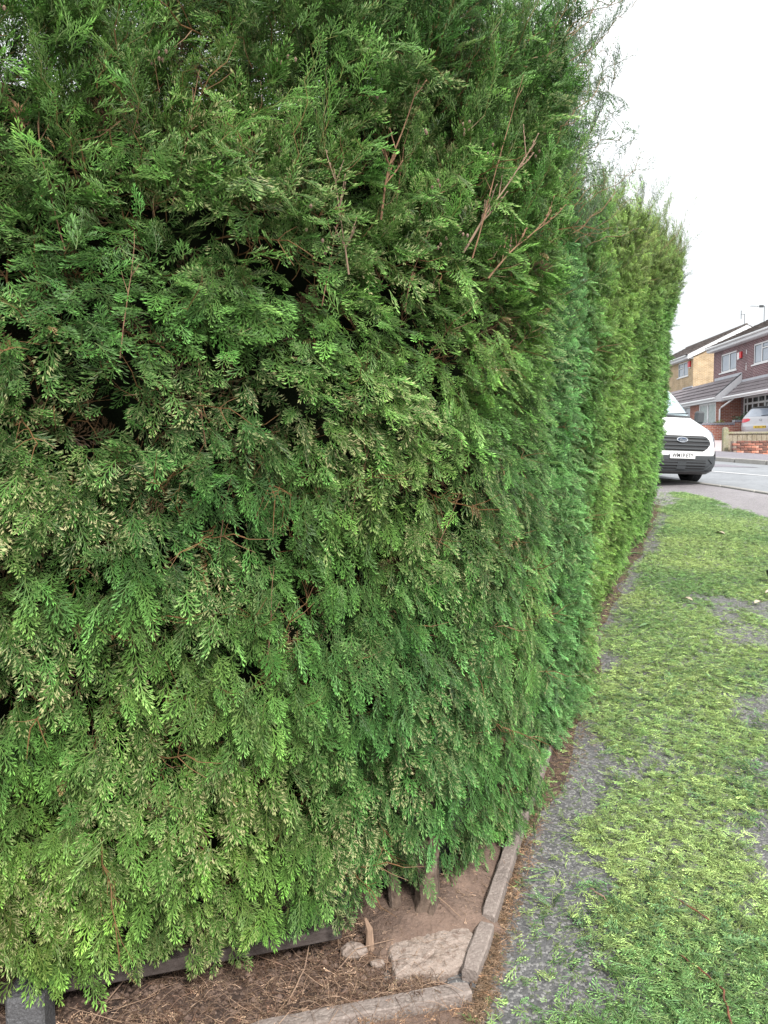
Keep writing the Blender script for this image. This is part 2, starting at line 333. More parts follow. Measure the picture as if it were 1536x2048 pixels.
# ------------------------------------------------------------------ HEDGE
PB = np.array([(-2.2, 1.50), (-1.6, 1.60), (-1.2, 1.68), (-.93, 1.74), (-.59, 1.82), (-.31, 1.95), (-.02, 2.13), (.25, 2.37), (.46, 2.70), (.60, 3.05), (.791, 3.5), (1.174, 4.67), (1.763, 6.22), (2.587, 8.04), (3.52, 10.42), (4.37, 12.6)])
def catmull(P, n):
    P = np.vstack([2*P[0]-P[1], P, 2*P[-1]-P[-2]]); out = []
    for i in range(1, len(P)-2):
        t = np.linspace(0, 1, n, endpoint=False)[:, None]
        out.append(.5*((2*P[i])+(-P[i-1]+P[i+1])*t+(2*P[i-1]-5*P[i]+4*P[i+1]-P[i+2])*t**2+(-P[i-1]+3*P[i]-3*P[i+1]+P[i+2])*t**3))
    out.append(P[-2][None]); return np.vstack(out)
HC = catmull(PB, 12); HS = np.r_[0, np.cumsum(np.hypot(*np.diff(HC, axis=0).T))]; SL = HS[-1]
def base(s): return np.stack([np.interp(s, HS, HC[:, 0]), np.interp(s, HS, HC[:, 1])], -1)
def tang(s):
    d = base(np.minimum(s+.12, SL))-base(np.maximum(s-.12, 0)); return d/np.linalg.norm(d, axis=-1, keepdims=True)
S_CORNER = float(np.interp(2.7, HC[:, 1], HS))       # where the flank starts
def s_of_y(y): return float(np.interp(y, HC[:, 1], HS))
def topz(s): return np.interp(s, [0, s_of_y(1.9), s_of_y(2.4), s_of_y(3.3), s_of_y(3.7), s_of_y(5), s_of_y(8), s_of_y(10.4), SL], [2.70, 2.72, 2.82, 2.86, 2.70, 2.92, 3.52, 3.98, 4.34])
def offz(zr): return np.interp(zr, [0, .15, .5, 1.0, 1.8, 2.6, 4], [-.02, .0, .06, .11, .16, .20, .42])
def vnoise(x, y, seed):
    """cheap smooth value noise"""
    r = np.random.default_rng(seed).random((64, 64)); x = np.asarray(x) % 64; y = np.asarray(y) % 64
    xi, yi = np.floor(x).astype(int), np.floor(y).astype(int); fx, fy = x-xi, y-yi; fx = fx*fx*(3-2*fx); fy = fy*fy*(3-2*fy)
    a, b, c, d2 = r[xi % 64, yi % 64], r[(xi+1) % 64, yi % 64], r[xi % 64, (yi+1) % 64], r[(xi+1) % 64, (yi+1) % 64]
    return (a*(1-fx)+b*fx)*(1-fy)+(c*(1-fx)+d2*fx)*fy-.5
def relief(s, z):
    side = np.clip((s-S_CORNER)/.8, 0, 1)
    r = vnoise(s*3.1, z*3.4, 1)*.14*(1-.55*side)+vnoise(s*7, z*7, 2)*.06
    r += side*(vnoise(s*1.15+3, z*.35, 3)*.17+vnoise(s*2.6+3, z*.6, 4)*.12)
    # the first conifer bulges forward of the trimmed flank
    return r
def face(s, z):
    s = np.asarray(s, float); z = np.asarray(z, float); B = base(s); T = tang(s); n = np.stack([T[..., 1], -T[..., 0]], -1)
    g = G(B[..., 1]); o = offz(z-g)*np.interp(B[..., 1], [2.0, 2.6, 3.1, 3.7, 4.4], [1, .7, .15, .6, 1.1])+relief(s, z)*np.interp(B[..., 1], [2.2, 2.8, 3.5, 4], [1, .6, .6, 1])
    P = np.concatenate([B+n*o[..., None], z[..., None]], -1)
    return P, np.concatenate([n, np.zeros_like(z)[..., None]], -1), np.concatenate([T, np.zeros_like(z)[..., None]], -1)

# ---- spray builder
class SB:
    def __init__(s): s.V = []; s.F = []; s.tip = []; s.wood = []; s.lj = []
    def leaf(s, p, dr, L, w, tip, lj, up=None):
        dx, dy = dr; nx, ny = -dy, dx; h = w*.35
        n = len(s.V)
        for (a, b, c) in ((0, 0, 0), (.40*L, w*.5, -h), (L, 0, -.0), (.40*L, -w*.5, -h), ):
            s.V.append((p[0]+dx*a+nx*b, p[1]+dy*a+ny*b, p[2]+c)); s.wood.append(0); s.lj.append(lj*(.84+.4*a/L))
        s.V.append((p[0]+dx*.42*L, p[1]+dy*.42*L, p[2]+h*.4)); s.wood.append(0); s.lj.append(lj*1.1)
        s.tip += [tip*.3, tip*.9, tip, tip*.9, tip*.8]
        s.F += [(n, n+1, n+4), (n+1, n+2, n+4), (n+2, n+3, n+4), (n+3, n, n+4)]
    def axis(s, P, w0, w1, wood, lj=1.0):
        n = len(s.V); m = len(P)
        for i, p in enumerate(P):
            q = P[min(i+1, m-1)]; o = P[max(i-1, 0)]; d = np.array(q)-np.array(o); d /= (np.linalg.norm(d)+1e-9); nx, ny = -d[1], d[0]; w = (w0+(w1-w0)*i/(m-1))*.5
            s.V += [(p[0]+nx*w, p[1]+ny*w, p[2]-w*.5), (p[0], p[1], p[2]+w*.5), (p[0]-nx*w, p[1]-ny*w, p[2]-w*.5)]
            s.tip += [0]*3; s.wood += [wood[0]+(wood[1]-wood[0])*i/(m-1)]*3; s.lj += [lj]*3
        for i in range(m-1):
            a = n+3*i; s.F += [(a, a+3, a+4, a+1), (a+1, a+4, a+5, a+2)]
def spray(r, L=.11, B=.042, ang=(43, 24), lw=.0038, ll=.0165, gap=.0150, droop=.25, tipd=.75, wood=(.25, 0), sb=None, M=None, sparse=0.0):
    sub = SB()
    K = 8; wob = r.normal(0, .012, K+1).cumsum()*.3
    ax = [(wob[i]*L*3, L*i/K, -droop*L*(i/K)**2) for i in range(K+1)]
    sub.axis(ax, lw*.75, lw*.5, wood)
    def at(f):
        f = f*K; i = min(int(f), K-1); t = f-i; return tuple(ax[i][k]*(1-t)+ax[i+1][k]*t for k in range(3))
    y = .006; side = r.choice([-1, 1]); zt = 0
    while y < L*.97:
        f = y/L; shape = (1-f)**.9*(.6+.4*min(1, f/.12))*1.15; bl = B*shape*r.uniform(.8, 1.15)+.006
        a = rad(ang[0]+(ang[1]-ang[0])*f+r.normal(0, 4)); dx, dy = side*sin(a), cos(a); p = at(f); tiltz = r.normal(-.18, .12)
        cv = r.uniform(.1, .45)
        if r.random() > sparse:
            q = 0; s2 = side; ljb = r.uniform(.86, 1.14); pts = []
            def bp(q):
                g = q/bl; return (p[0]+dx*q*(1-.12*g), p[1]+dy*q*(1+.12*g), p[2]+tiltz*q-cv*q*g*.6)
            sub.axis([bp(0), bp(bl*.5), bp(bl)], lw*.6, lw*.5, (0, 0), ljb)
            q = gap*.55
            isTip = r.random() < tipd
            while q < bl*.96:
                g = q/bl; l = ll*(1.25-.6*g)*r.uniform(.8, 1.15)*min(1, .45+bl/.03); b2 = rad(26+r.normal(0, 4))
                ddx = dx*cos(b2)-s2*dy*sin(b2)*-1*side*-1 if False else dx*cos(b2)+s2*dy*sin(b2); ddy = dy*cos(b2)-s2*dx*sin(b2)
                pp = bp(q); big = bl > .024 and g < .55 and ((s2*side > 0) or r.random() < .3)
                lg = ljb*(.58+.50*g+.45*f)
                if big:
                    l2 = l*1.55; sub.leaf(pp, (ddx, ddy), l2, lw*.8, .7*isTip*(r.random() < .5), lg)
                    for h, s3 in ((.35, 1), (.55, -1)):
                        c3 = rad(30)*s3; ex = ddx*cos(c3)+ddy*sin(c3); ey = ddy*cos(c3)-ddx*sin(c3)
                        sub.leaf((pp[0]+ddx*l2*h, pp[1]+ddy*l2*h, pp[2]-.001), (ex, ey), l*.62, lw*.8, 0, lg*1.1)
                else: sub.leaf(pp, (ddx, ddy), l, lw, float(isTip and (g > .6 or r.random() < .25)), lg*r.uniform(.92, 1.08))
                s2 = -s2; q += gap*.5*r.uniform(.85, 1.2)
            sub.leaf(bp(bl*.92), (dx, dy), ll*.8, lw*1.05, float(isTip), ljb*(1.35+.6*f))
        side = -side; y += gap*(.52+.2*f)*r.uniform(.85, 1.15)
    sub.leaf(ax[-1], (0, 1), ll*.9, lw, float(r.random() < tipd), 2.1)
    sb2 = sb or SB(); n = len(sb2.V)
    Vv = sub.V if M is None else [tuple(M @ Vector(v)) for v in sub.V]
    sb2.V += Vv; sb2.F += [tuple(i+n for i in f) for f in sub.F]; sb2.tip += sub.tip; sb2.wood += sub.wood; sb2.lj += sub.lj
    return sb2
def branch(r, L=.26, n=9, droop=.5, slen=(.085, .055), upward=False, wood=(1, .5), spread=55, **kw):
    """an arching stem that carries sprays on both sides"""
    sb = SB(); K = 10; P = [(r.normal(0, .004)*i, L*i/K, -droop*L*(i/K)**2.0) for i in range(K+1)]
    sb.axis(P, .0034, .0016, wood, .9)
    for k in range(n):
        f = .12+.85*k/(n-1); i = min(int(f*K), K-1); p = Vector(P[i])*(1-(f*K-i))+Vector(P[i+1])*(f*K-i)
        a = (spread-22*f+r.normal(0, 6))*(1 if k % 2 else -1); sl_ = slen[0]+(slen[1]-slen[0])*f
        if k == n-1: a *= .1
        M = Matrix.Translation(p) @ Matrix.Rotation(-rad(a), 4, 'Z') @ Matrix.Rotation(rad(-math.degrees(math.atan(2*droop*f))*.8+r.normal(-8, 8)), 4, 'X') @ Matrix.Rotation(rad(r.normal(0, 22)), 4, 'Y')
        spray(r, L=sl_*r.uniform(.85, 1.15), B=sl_*.40, sb=sb, M=M, wood=(.3, 0), **kw)
    return sb
def src(name, sb, mat=M_leaf):
    me = bpy.data.meshes.new(name); me.from_pydata(sb.V, [], sb.F); me.materials.append(mat)
    for k in ('tip', 'wood', 'lj'):
        a = me.attributes.new(k, 'FLOAT', 'POINT'); a.data.foreach_set('value', np.asarray(getattr(sb, k), float))
    me.update(); return bpy.data.objects.new(name, me)      # not linked: only a source of leaf geometry
R1 = np.random.default_rng(11)
SP = [src('spray_leaf', spray(R1, L=l, B=b, droop=d)) for (l, b, d) in ((.085, .036, .35), (.07, .032, .5), (.10, .042, .25), (.065, .030, .6), (.08, .040, .45), (.055, .026, .3))]
BRC = [src('branchlet', branch(R1, L=l, n=n, droop=d)) for (l, n, d) in ((.20, 11, .55), (.16, 9, .7), (.24, 13, .4))]
WSP = [src('shoot', branch(R1, L=l, n=n, droop=d, slen=(.11, .07), spread=30, sparse=.1, gap=.015, ll=.011, lw=.0028, tipd=.15)) for (l, n, d) in ((.36, 13, .12), (.44, 15, .22), (.30, 11, .05), (.5, 15, .3))]
FINE = [src('trimmed_spray', spray(R1, L=l, B=b, droop=d, tipd=.35, lw=.0040, ll=.013, gap=.014)) for (l, b, d) in ((.075, .032, .3), (.06, .028, .5), (.09, .034, .2))]
FEW = [src('thin_shoot', branch(R1, L=l, n=n, droop=d, slen=(.09, .05), spread=26, sparse=.35, gap=.016, ll=.010, lw=.0024, tipd=.05, wood=(1, .8))) for (l, n, d) in ((.42, 12, .1), (.5, 13, .2))]
def baretwig(r):
    sb = SB(); P = [(0, 0, 0)]
    for i in range(8): P.append((P[-1][0]+r.normal(0, .006), P[-1][1]+.028, P[-1][2]+r.normal(0, .006)))
    sb.axis(P, .0042, .002, (1, 1), .8)
    for k in range(9):
        p = P[r.integers(1, 8)]; a = rad(r.uniform(25, 60))*r.choice([-1, 1]); l = r.uniform(.03, .09); sb.axis([p, (p[0]+sin(a)*l*.5, p[1]+cos(a)*l*.5, p[2]+r.normal(0, .01)), (p[0]+sin(a)*l, p[1]+cos(a)*l, p[2]+r.normal(0, .02))], .0024, .001, (1, 1), .8)
    return sb
SOURCES = SP+BRC+WSP+FINE+FEW+[src('bare_twig', baretwig(R1))]
iSP, iBR, iWS, iFI, iFE = range(0, 6), range(6, 9), range(9, 13), range(13, 16), range(16, 18)

def scatter(name, P, ax, nm, scl, idx, tint, tipamt, parent=None, sources=SOURCES):
    """geometry nodes: one leafy spray per point"""
    P = np.asarray(P, float); ax = ax/np.linalg.norm(ax, axis=1, keepdims=True)
    x = np.cross(ax, nm); x /= (np.linalg.norm(x, axis=1, keepdims=True)+1e-9); z = np.cross(x, ax)
    ry = np.arctan2(-x[:, 2], np.hypot(x[:, 0], x[:, 1])); rx = np.arctan2(ax[:, 2], z[:, 2]); rz = np.arctan2(x[:, 1], x[:, 0])
    me = bpy.data.meshes.new(name); me.vertices.add(len(P)); me.vertices.foreach_set('co', P.ravel())
    def at(nm_, ty, data, key): a = me.attributes.new(nm_, ty, 'POINT'); a.data.foreach_set(key, np.ascontiguousarray(data).ravel())
    at('rot', 'FLOAT_VECTOR', np.stack([rx, ry, rz], 1).astype(np.float32), 'vector'); at('scl', 'FLOAT', np.asarray(scl, np.float32), 'value')
    at('idx', 'INT', np.asarray(idx, np.int32), 'value'); at('tint', 'FLOAT_COLOR', np.c_[np.clip(tint, .002, 1), np.ones(len(P))].astype(np.float32), 'color'); at('tipamt', 'FLOAT', np.asarray(tipamt, np.float32), 'value')
    me.update(); o = bpy.data.objects.new(name, me); COL.objects.link(o); o.parent = parent
    g = bpy.data.node_groups.new(name+'_nodes', 'GeometryNodeTree'); g.interface.new_socket('Geometry', in_out='INPUT', socket_type='NodeSocketGeometry'); g.interface.new_socket('Geometry', in_out='OUTPUT', socket_type='NodeSocketGeometry')
    gi, go = g.nodes.new('NodeGroupInput'), g.nodes.new('NodeGroupOutput'); ip = g.nodes.new('GeometryNodeInstanceOnPoints'); jn = g.nodes.new('GeometryNodeJoinGeometry')
    for s_ in reversed(sources):
        oi = g.nodes.new('GeometryNodeObjectInfo'); oi.inputs['Object'].default_value = s_; oi.inputs['As Instance'].default_value = True; g.links.new(oi.outputs['Geometry'], jn.inputs[0])
    def na(nm_, ty): n = g.nodes.new('GeometryNodeInputNamedAttribute'); n.data_type = ty; n.inputs[0].default_value = nm_; return n.outputs['Attribute']
    g.links.new(gi.outputs[0], ip.inputs['Points']); g.links.new(jn.outputs[0], ip.inputs['Instance']); ip.inputs['Pick Instance'].default_value = True
    g.links.new(na('idx', 'INT'), ip.inputs['Instance Index']); g.links.new(na('rot', 'FLOAT_VECTOR'), ip.inputs['Rotation']); g.links.new(na('scl', 'FLOAT'), ip.inputs['Scale']); g.links.new(ip.outputs[0], go.inputs[0])
    md = o.modifiers.new('foliage', 'NODES'); md.node_group = g
    o['kind'] = 'stuff'; return o
def rnd(n, s=1.0): return rng.normal(0, s, n)
def pick(rg, n): return rng.choice(np.array(list(rg)), n)

hedge = thing('conifer_hedge', (0, 0, 0), 'tall clipped cypress hedge running from the foreground to the white van', 'hedge')

GD, GY, GB, GM = np.array([.100, .210, .062]), np.array([.31, .43, .095]), np.array([.095, .235, .075]), np.array([.165, .290, .072])
def tint_at(s, z, n):
    """colour of the growth over the hedge: separate conifers differ, young lower growth is yellower"""
    yb = base(s)[:, 1]; xb = base(s)[:, 0]; zr = z-G(yb)
    w = np.clip(vnoise(s*2.2, z*2.2, 21)*1.6+.35, 0, 1)[:, None]
    c = GD*(1-w)+GM*w
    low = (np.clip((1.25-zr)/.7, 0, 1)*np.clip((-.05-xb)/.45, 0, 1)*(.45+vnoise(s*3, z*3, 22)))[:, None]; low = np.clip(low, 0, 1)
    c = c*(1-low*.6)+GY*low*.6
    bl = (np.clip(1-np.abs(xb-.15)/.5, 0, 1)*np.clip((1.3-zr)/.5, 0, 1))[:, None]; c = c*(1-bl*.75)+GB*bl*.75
    # flank stripes
    def st(y0, y1, f=.25): return (np.clip((yb-y0)/f+.5, 0, 1)*np.clip((y1-yb)/f+.5, 0, 1))[:, None]
    a = st(3.1, 4.1); c = c*(1-a*.7)+np.array([.15, .30, .115])*a*.75
    a = st(4.1, 6.6, .5); c = c*(1-a*.8)+np.array([.24, .37, .095])*a*.8
    a = st(6.6, 8.6, .6); c = c*(1-a*.7)+np.array([.20, .34, .09])*a*.7
    a = st(8.6, 20, .6); c = c*(1-a*.7)+np.array([.16, .31, .085])*a*.7
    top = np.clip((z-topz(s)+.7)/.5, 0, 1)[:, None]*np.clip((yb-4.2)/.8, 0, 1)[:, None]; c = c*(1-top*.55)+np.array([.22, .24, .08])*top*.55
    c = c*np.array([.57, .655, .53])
    return c*np.exp(np.clip(rnd((n, 1), .36), -.85, .55))*(1+rnd((n, 3), .05))

def frond_axes(s, z, lat, n, spread=.35):
    P, no, ta = face(s, z); zr = z-G(P[:, 1]); side = np.clip((s-S_CORNER)/.7, 0, 1)
    H = topz(s); h = (z-H)                                            # 0 at the top
    dn = np.interp(zr, [0, .6, 1.4, 1.9, 2.3, 5], [-.95, -.85, -.45, -.05, .55, .9])*(1-side)+side*np.interp(h, [-3, -.8, 0], [-.25, .1, .9])
    on = .52+rnd(n, .12); lt = lat*.8+side*.28+rnd(n, .22)
    ax = no*on[:, None]+ta*lt[:, None]; ax[:, 2] += dn+rnd(n, .2)
    nm = no*.75+np.array([0, 0, .8])+rng.normal(0, spread, (n, 3))
    return P, no, ta, ax, nm

# sections of the hedge: s ranges
secs = [(0.25, s_of_y(2.02)+.0, 'dark green drooping sprays with pale tips, lower growth yellower'),
        (s_of_y(2.02), s_of_y(3.15), 'bluish green dense growth rounding the corner of the hedge'),
        (s_of_y(3.15), s_of_y(4.3), 'blue green trimmed strip behind the corner'),
        (s_of_y(4.3), s_of_y(7.2), 'yellow green trimmed growth in the middle of the flank'),
        (s_of_y(7.2), SL, 'mid green trimmed growth at the far end by the van')]
for k, (s0, s1, lab) in enumerate(secs):
    ww = s1-s0; Pall = []; 
    ym = base(np.array([(s0+s1)/2]))[0, 1]
    near = k < 2
    # clumps
    dens = [285, 295, 280, 190, 120][k]; per = [6, 6, 8, 8, 8][k]
    Hm = float(topz(np.array([(s0+s1)/2])))
    nc = int(dens*ww*Hm); cs = rng.uniform(s0, s1, nc); cz = rng.uniform(0, 1, nc); gb = G(base(cs)[:, 1])
    zlo = gb+np.interp(base(cs)[:, 0], [-1, -.3, 0, .12, .25, .38, .5, .7], [.20, .17, .16, .17, .13, .06, .03, .03])*(1 if near else .8)
    cz = zlo+(topz(cs)-zlo)*cz
    depth = rng.uniform(-.10, .025, nc) if near else rng.uniform(-.06, .02, nc)
    # dark gaps where growth is thin
    thin = vnoise(cs*4.3, cz*4.3, 31)+vnoise(cs*1.8, cz*1.8, 32); holes = np.interp(cz, [.8, 1.5, 1.9, 2.3], [-.95, -.75, -.7, -.75])
    keep = (thin > holes) | (not near); cs, cz, depth = cs[keep], cz[keep], depth[keep]; nc = len(cs)
    n = nc*per; ci = np.repeat(np.arange(nc), per); lat = np.clip(rnd(n, .042), -.11, .11); vz = rnd(n, .038)
    s = np.clip(cs[ci]+lat, .02, SL-.01); z = cz[ci]+vz; dd = depth[ci]+rnd(n, .022)
    zmin = G(base(s)[:, 1])+np.interp(base(s)[:, 0], [-.3, .15, .35, .5], [.13, .14, .06, .03]); z = np.maximum(z, zmin+rng.uniform(0, .06, n))
    P, no, ta, ax, nm = frond_axes(s, z, lat/.042*.38, n)
    cl_ax = rng.normal(0, .22, (nc, 3))[ci]; ax = ax+cl_ax; P = P+no*dd[:, None]
    # a spray hangs from its root: pull the root back so its tip ends on the face
    L = .07; P = P-ax/np.linalg.norm(ax, axis=1, keepdims=True)*L*.6
    idx = pick(iSP, n) if k < 2 else np.where(rng.random(n) < [0, 0, .5, .3, .15][k], pick(iSP, n), pick(iFI, n))
    scl = rng.uniform(.6, 1.1, n)*[.92, .9, .88, .92, 1.1][k]
    c = tint_at(s, z, n)*np.exp(np.random.default_rng(k).normal(0, .13, nc))[ci][:, None]
    xb = base(s)[:, 0]; zr = z-G(P[:, 1])
    ta_ = np.clip(np.interp(zr, [0, 1.2, 2.6], [.7, .5, .35])*(np.clip((.45-xb)/.6, .28, 1))+rnd(n, .25), 0, 1)*np.clip(vnoise(s*5, z*5, 41)*2+.6, 0, 1)
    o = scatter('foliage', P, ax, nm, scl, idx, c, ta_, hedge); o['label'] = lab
    # bare brown inner twigs and dead needles seen through the gaps
    nt_ = int([260, 240, 120, 40, 15][k]*ww*Hm*.5); s = rng.uniform(s0, s1, nt_); gb = G(base(s)[:, 1]); z = gb+.2+(topz(s)-gb-.35)*rng.uniform(0, 1, nt_)
    P, no, ta = face(s, z); P -= no*rng.uniform(.12, .26, nt_)[:, None]; ax = rng.normal(0, .6, (nt_, 3))+no*.35+np.array([0, 0, .5])
    scatter('inner_twigs', P, ax, no+rng.normal(0, .5, (nt_, 3)), rng.uniform(.7, 1.3, nt_), np.where(rng.random(nt_) < .55, len(SOURCES)-1, pick(iSP, nt_)), np.array([.17, .105, .06])*np.exp(rnd((nt_, 1), .4)), np.zeros(nt_), hedge)
    # larger arching branchlets that stand proud of the face
    nb = int([70, 75, 75, 50, 34][k]*ww*Hm*.55); s = rng.uniform(s0, s1, nb); gb = G(base(s)[:, 1]); z = gb+.25+(topz(s)-gb-.25)*rng.uniform(0, 1, nb)
    P, no, ta, ax, nm = frond_axes(s, z, rnd(nb, .3), nb, .3); P = P-no*rng.uniform(.05, .17, nb)[:, None]
    sd = np.clip((s-S_CORNER)/.7, 0, 1); P -= ax/np.linalg.norm(ax, axis=1, keepdims=True)*(.12+.06*sd)[:, None]
    o = scatter('branchlet_layer', P, ax, nm, rng.uniform(.7, 1.1, nb)*[1, 1, .9, .85, .9][k], pick(iBR, nb), tint_at(s, z, nb)*1.1, np.clip(rnd(nb, .35)+.45, 0, 1)*(1 if k < 1 else .6), hedge)
    # deep inner growth
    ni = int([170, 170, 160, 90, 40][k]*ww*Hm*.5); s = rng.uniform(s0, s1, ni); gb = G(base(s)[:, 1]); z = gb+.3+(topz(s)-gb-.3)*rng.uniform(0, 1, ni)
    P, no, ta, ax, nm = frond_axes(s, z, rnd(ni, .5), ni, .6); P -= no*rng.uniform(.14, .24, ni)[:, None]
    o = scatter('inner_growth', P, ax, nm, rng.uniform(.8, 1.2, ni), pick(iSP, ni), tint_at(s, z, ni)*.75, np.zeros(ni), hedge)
    # upright shoots above the trimmed line
    nw = int([260, 260, 260, 210, 170][k]*ww); s = rng.uniform(s0, s1, nw); P, no, ta = face(s, topz(s))
    hz = rng.uniform(-.42, .05, nw) if k < 2 else rng.uniform(-.35, .0, nw); back = rng.uniform(.02, .6, nw)
    z = topz(s)+hz; P, no, ta = face(s, z); P = P-no*(back*(1 if k < 2 else .9)+.02)[:, None]
    ax = no*rnd(nw, .25)[:, None]+ta*(rnd(nw, .25)+(.4 if k >= 1 else .05))[:, None]+no*.28; ax[:, 2] += rng.uniform(.6, 1.1, nw)
    sc_ = rng.uniform(.4, 1.05, nw)*[.95, 1.0, .8, .85, 1.15][k]*np.where(rng.random(nw) < .22, 1.45, 1)
    if k == 0:
        sc_ *= .85
    nm = no+rng.normal(0, .5, (nw, 3)); c = tint_at(s, z, nw)*1.05
    o = scatter('shoot_layer', P, ax, nm, sc_, np.where(rng.random(nw) < .7, pick(iWS, nw), pick(iFE, nw)), c, np.full(nw, .15), hedge)

# long loose leaders against the sky above the corner
nw = 100; s = rng.uniform(s_of_y(2.7), s_of_y(3.65), nw); z = rng.uniform(2.35, 3.0, nw); P, no, ta = face(s, z); P -= no*rng.uniform(-.04, .2, nw)[:, None]
ax = ta*rng.uniform(.25, .95, nw)[:, None]+no*rng.uniform(.1, .75, nw)[:, None]; ax[:, 2] += rng.uniform(.4, 1.0, nw)
o = scatter('loose_leader', P, ax, no+rng.normal(0, .6, (nw, 3)), rng.uniform(.65, 1.35, nw), np.where(rng.random(nw) < .35, pick(iWS, nw), pick(iFE, nw)), np.tile([.07, .12, .055], (nw, 1)), np.zeros(nw), hedge)
o['label'] = 'loose wispy shoots against the sky above the corner'
# upper plumes on the near face: long feathery shoots pointing up
nw = 330; s = rng.uniform(.25, s_of_y(3.3), nw); z = rng.uniform(2.0, 2.55, nw); P, no, ta = face(s, z); P -= no*rng.uniform(.04, .22, nw)[:, None]
ax = no*rng.uniform(.2, .6, nw)[:, None]+ta*(rnd(nw, .3)+.1)[:, None]; ax[:, 2] += rng.uniform(.5, 1.1, nw)
o = scatter('upright_plume', P, ax, no+rng.normal(0, .35, (nw, 3)), rng.uniform(.5, .95, nw), np.where(rng.random(nw) < .5, pick(iWS, nw), pick(iBR, nw)), tint_at(s, z, nw)*1.15, np.full(nw, .35), hedge)
# bulk of the crown behind the face, so that sky only glints through
nw = 1150; s = rng.uniform(.2, s_of_y(3.5), nw); z = topz(s)-rng.uniform(-.05, .8, nw); P, no, ta = face(s, z); P -= no*rng.uniform(.12, .95, nw)[:, None]
ax = no*rng.uniform(-.3, .6, nw)[:, None]+ta*rnd(nw, .4)[:, None]; ax[:, 2] += rng.uniform(-.1, .9, nw); P -= ax*.08
scatter('crown_bulk', P, ax, no+rng.normal(0, .4, (nw, 3)), rng.uniform(.7, 1.1, nw), np.where(rng.random(nw) < .35, pick(iWS, nw), pick(iBR, nw)), tint_at(s, z, nw)*.9, np.full(nw, .2), hedge)
# far end of the hedge
P0, no0, ta0 = face(np.array([SL]), np.array([2.5])); ne = 2600; dpt = rng.uniform(0, 1.3, ne); z = Gf(12.6)+.15+rng.uniform(0, 1, ne)*3.8
Pb, nb_, tb_ = face(np.full(ne, SL), z); P = Pb-nb_*dpt[:, None]+tb_*rng.uniform(-.08, .06, ne)[:, None]
ax = tb_*.7+nb_*rnd(ne, .4)[:, None]; ax[:, 2] += rnd(ne, .3)
scatter('end_foliage', P, ax, tb_+rng.normal(0, .4, (ne, 3)), rng.uniform(1, 1.6, ne), pick(iFI, ne), tint_at(np.full(ne, SL), z, ne), np.zeros(ne), hedge)

# solid near-black core: shade between the sprays is put into its colour
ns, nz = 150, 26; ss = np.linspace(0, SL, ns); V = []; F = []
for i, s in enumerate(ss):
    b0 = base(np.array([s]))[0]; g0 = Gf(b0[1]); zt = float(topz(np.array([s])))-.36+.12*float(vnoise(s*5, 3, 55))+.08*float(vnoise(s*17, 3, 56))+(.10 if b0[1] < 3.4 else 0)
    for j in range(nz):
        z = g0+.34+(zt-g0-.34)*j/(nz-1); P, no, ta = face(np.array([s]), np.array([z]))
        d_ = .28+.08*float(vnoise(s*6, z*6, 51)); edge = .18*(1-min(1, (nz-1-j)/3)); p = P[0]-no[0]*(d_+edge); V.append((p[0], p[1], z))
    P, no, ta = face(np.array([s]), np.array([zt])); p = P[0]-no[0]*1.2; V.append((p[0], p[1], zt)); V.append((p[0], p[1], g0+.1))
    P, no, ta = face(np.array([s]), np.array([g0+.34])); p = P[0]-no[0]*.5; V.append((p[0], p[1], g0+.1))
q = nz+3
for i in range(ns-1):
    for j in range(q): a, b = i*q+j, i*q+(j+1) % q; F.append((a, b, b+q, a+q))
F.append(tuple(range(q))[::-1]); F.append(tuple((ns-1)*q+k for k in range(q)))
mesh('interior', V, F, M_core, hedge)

# trunks under the hedge
def gnarl(P, R, name, mat, parent, n=9, j=.12):
    P = [Vector(p) for p in P]; mb = MB(); mb.tube(P, R, n)
    V2 = [(x+random.uniform(-j, j)*R[min(i//n, len(R)-1)], y+random.uniform(-j, j)*R[min(i//n, len(R)-1)], z) for i, (x, y, z) in enumerate(mb.V)]
    return mesh(name, V2, mb.F, mat, parent)
gnarl([(.105, 2.25, -.03), (.11, 2.27, .04), (.13, 2.30, .12), (.12, 2.34, .22), (.15, 2.40, .4), (.14, 2.42, .8)], [.052, .043, .036, .035, .03, .03], 'trunk', M_bark, hedge, 12, .3)['label'] = 'knotted grey brown stem standing in the earth at the corner'
gnarl([(.045, 2.24, -.02), (.03, 2.28, .05), (.02, 2.33, .14), (.0, 2.38, .24)], [.022, .018, .016, .014], 'trunk', M_bark, hedge, 8, .25)
gnarl([(-.05, 2.16, -.02), (-.052, 2.17, .04), (-.056, 2.18, .09), (-.066, 2.19, .12)], [.012, .012, .010, .004], 'trunk', M_twig2, hedge, 7, .3)['label'] = 'thin pale splintered stem left of the knotted one'
for s_ in np.r_[.6, 1.2, 1.75, np.arange(3.0, SL, .62)]:
    p = base(np.array([s_]))[0]; t_ = tang(np.array([s_]))[0]; n_ = np.array([t_[1], -t_[0]]); p = p-n_*.45; g0 = Gf(p[1])
    gnarl([(p[0], p[1], g0-.05), (p[0]+.01, p[1], g0+.2), (p[0]+.03, p[1]+.02, g0+.7), (p[0]+.02, p[1]+.03, g0+1.5)], [.05, .042, .038, .03], 'trunk', M_bark, hedge, 8, .15)

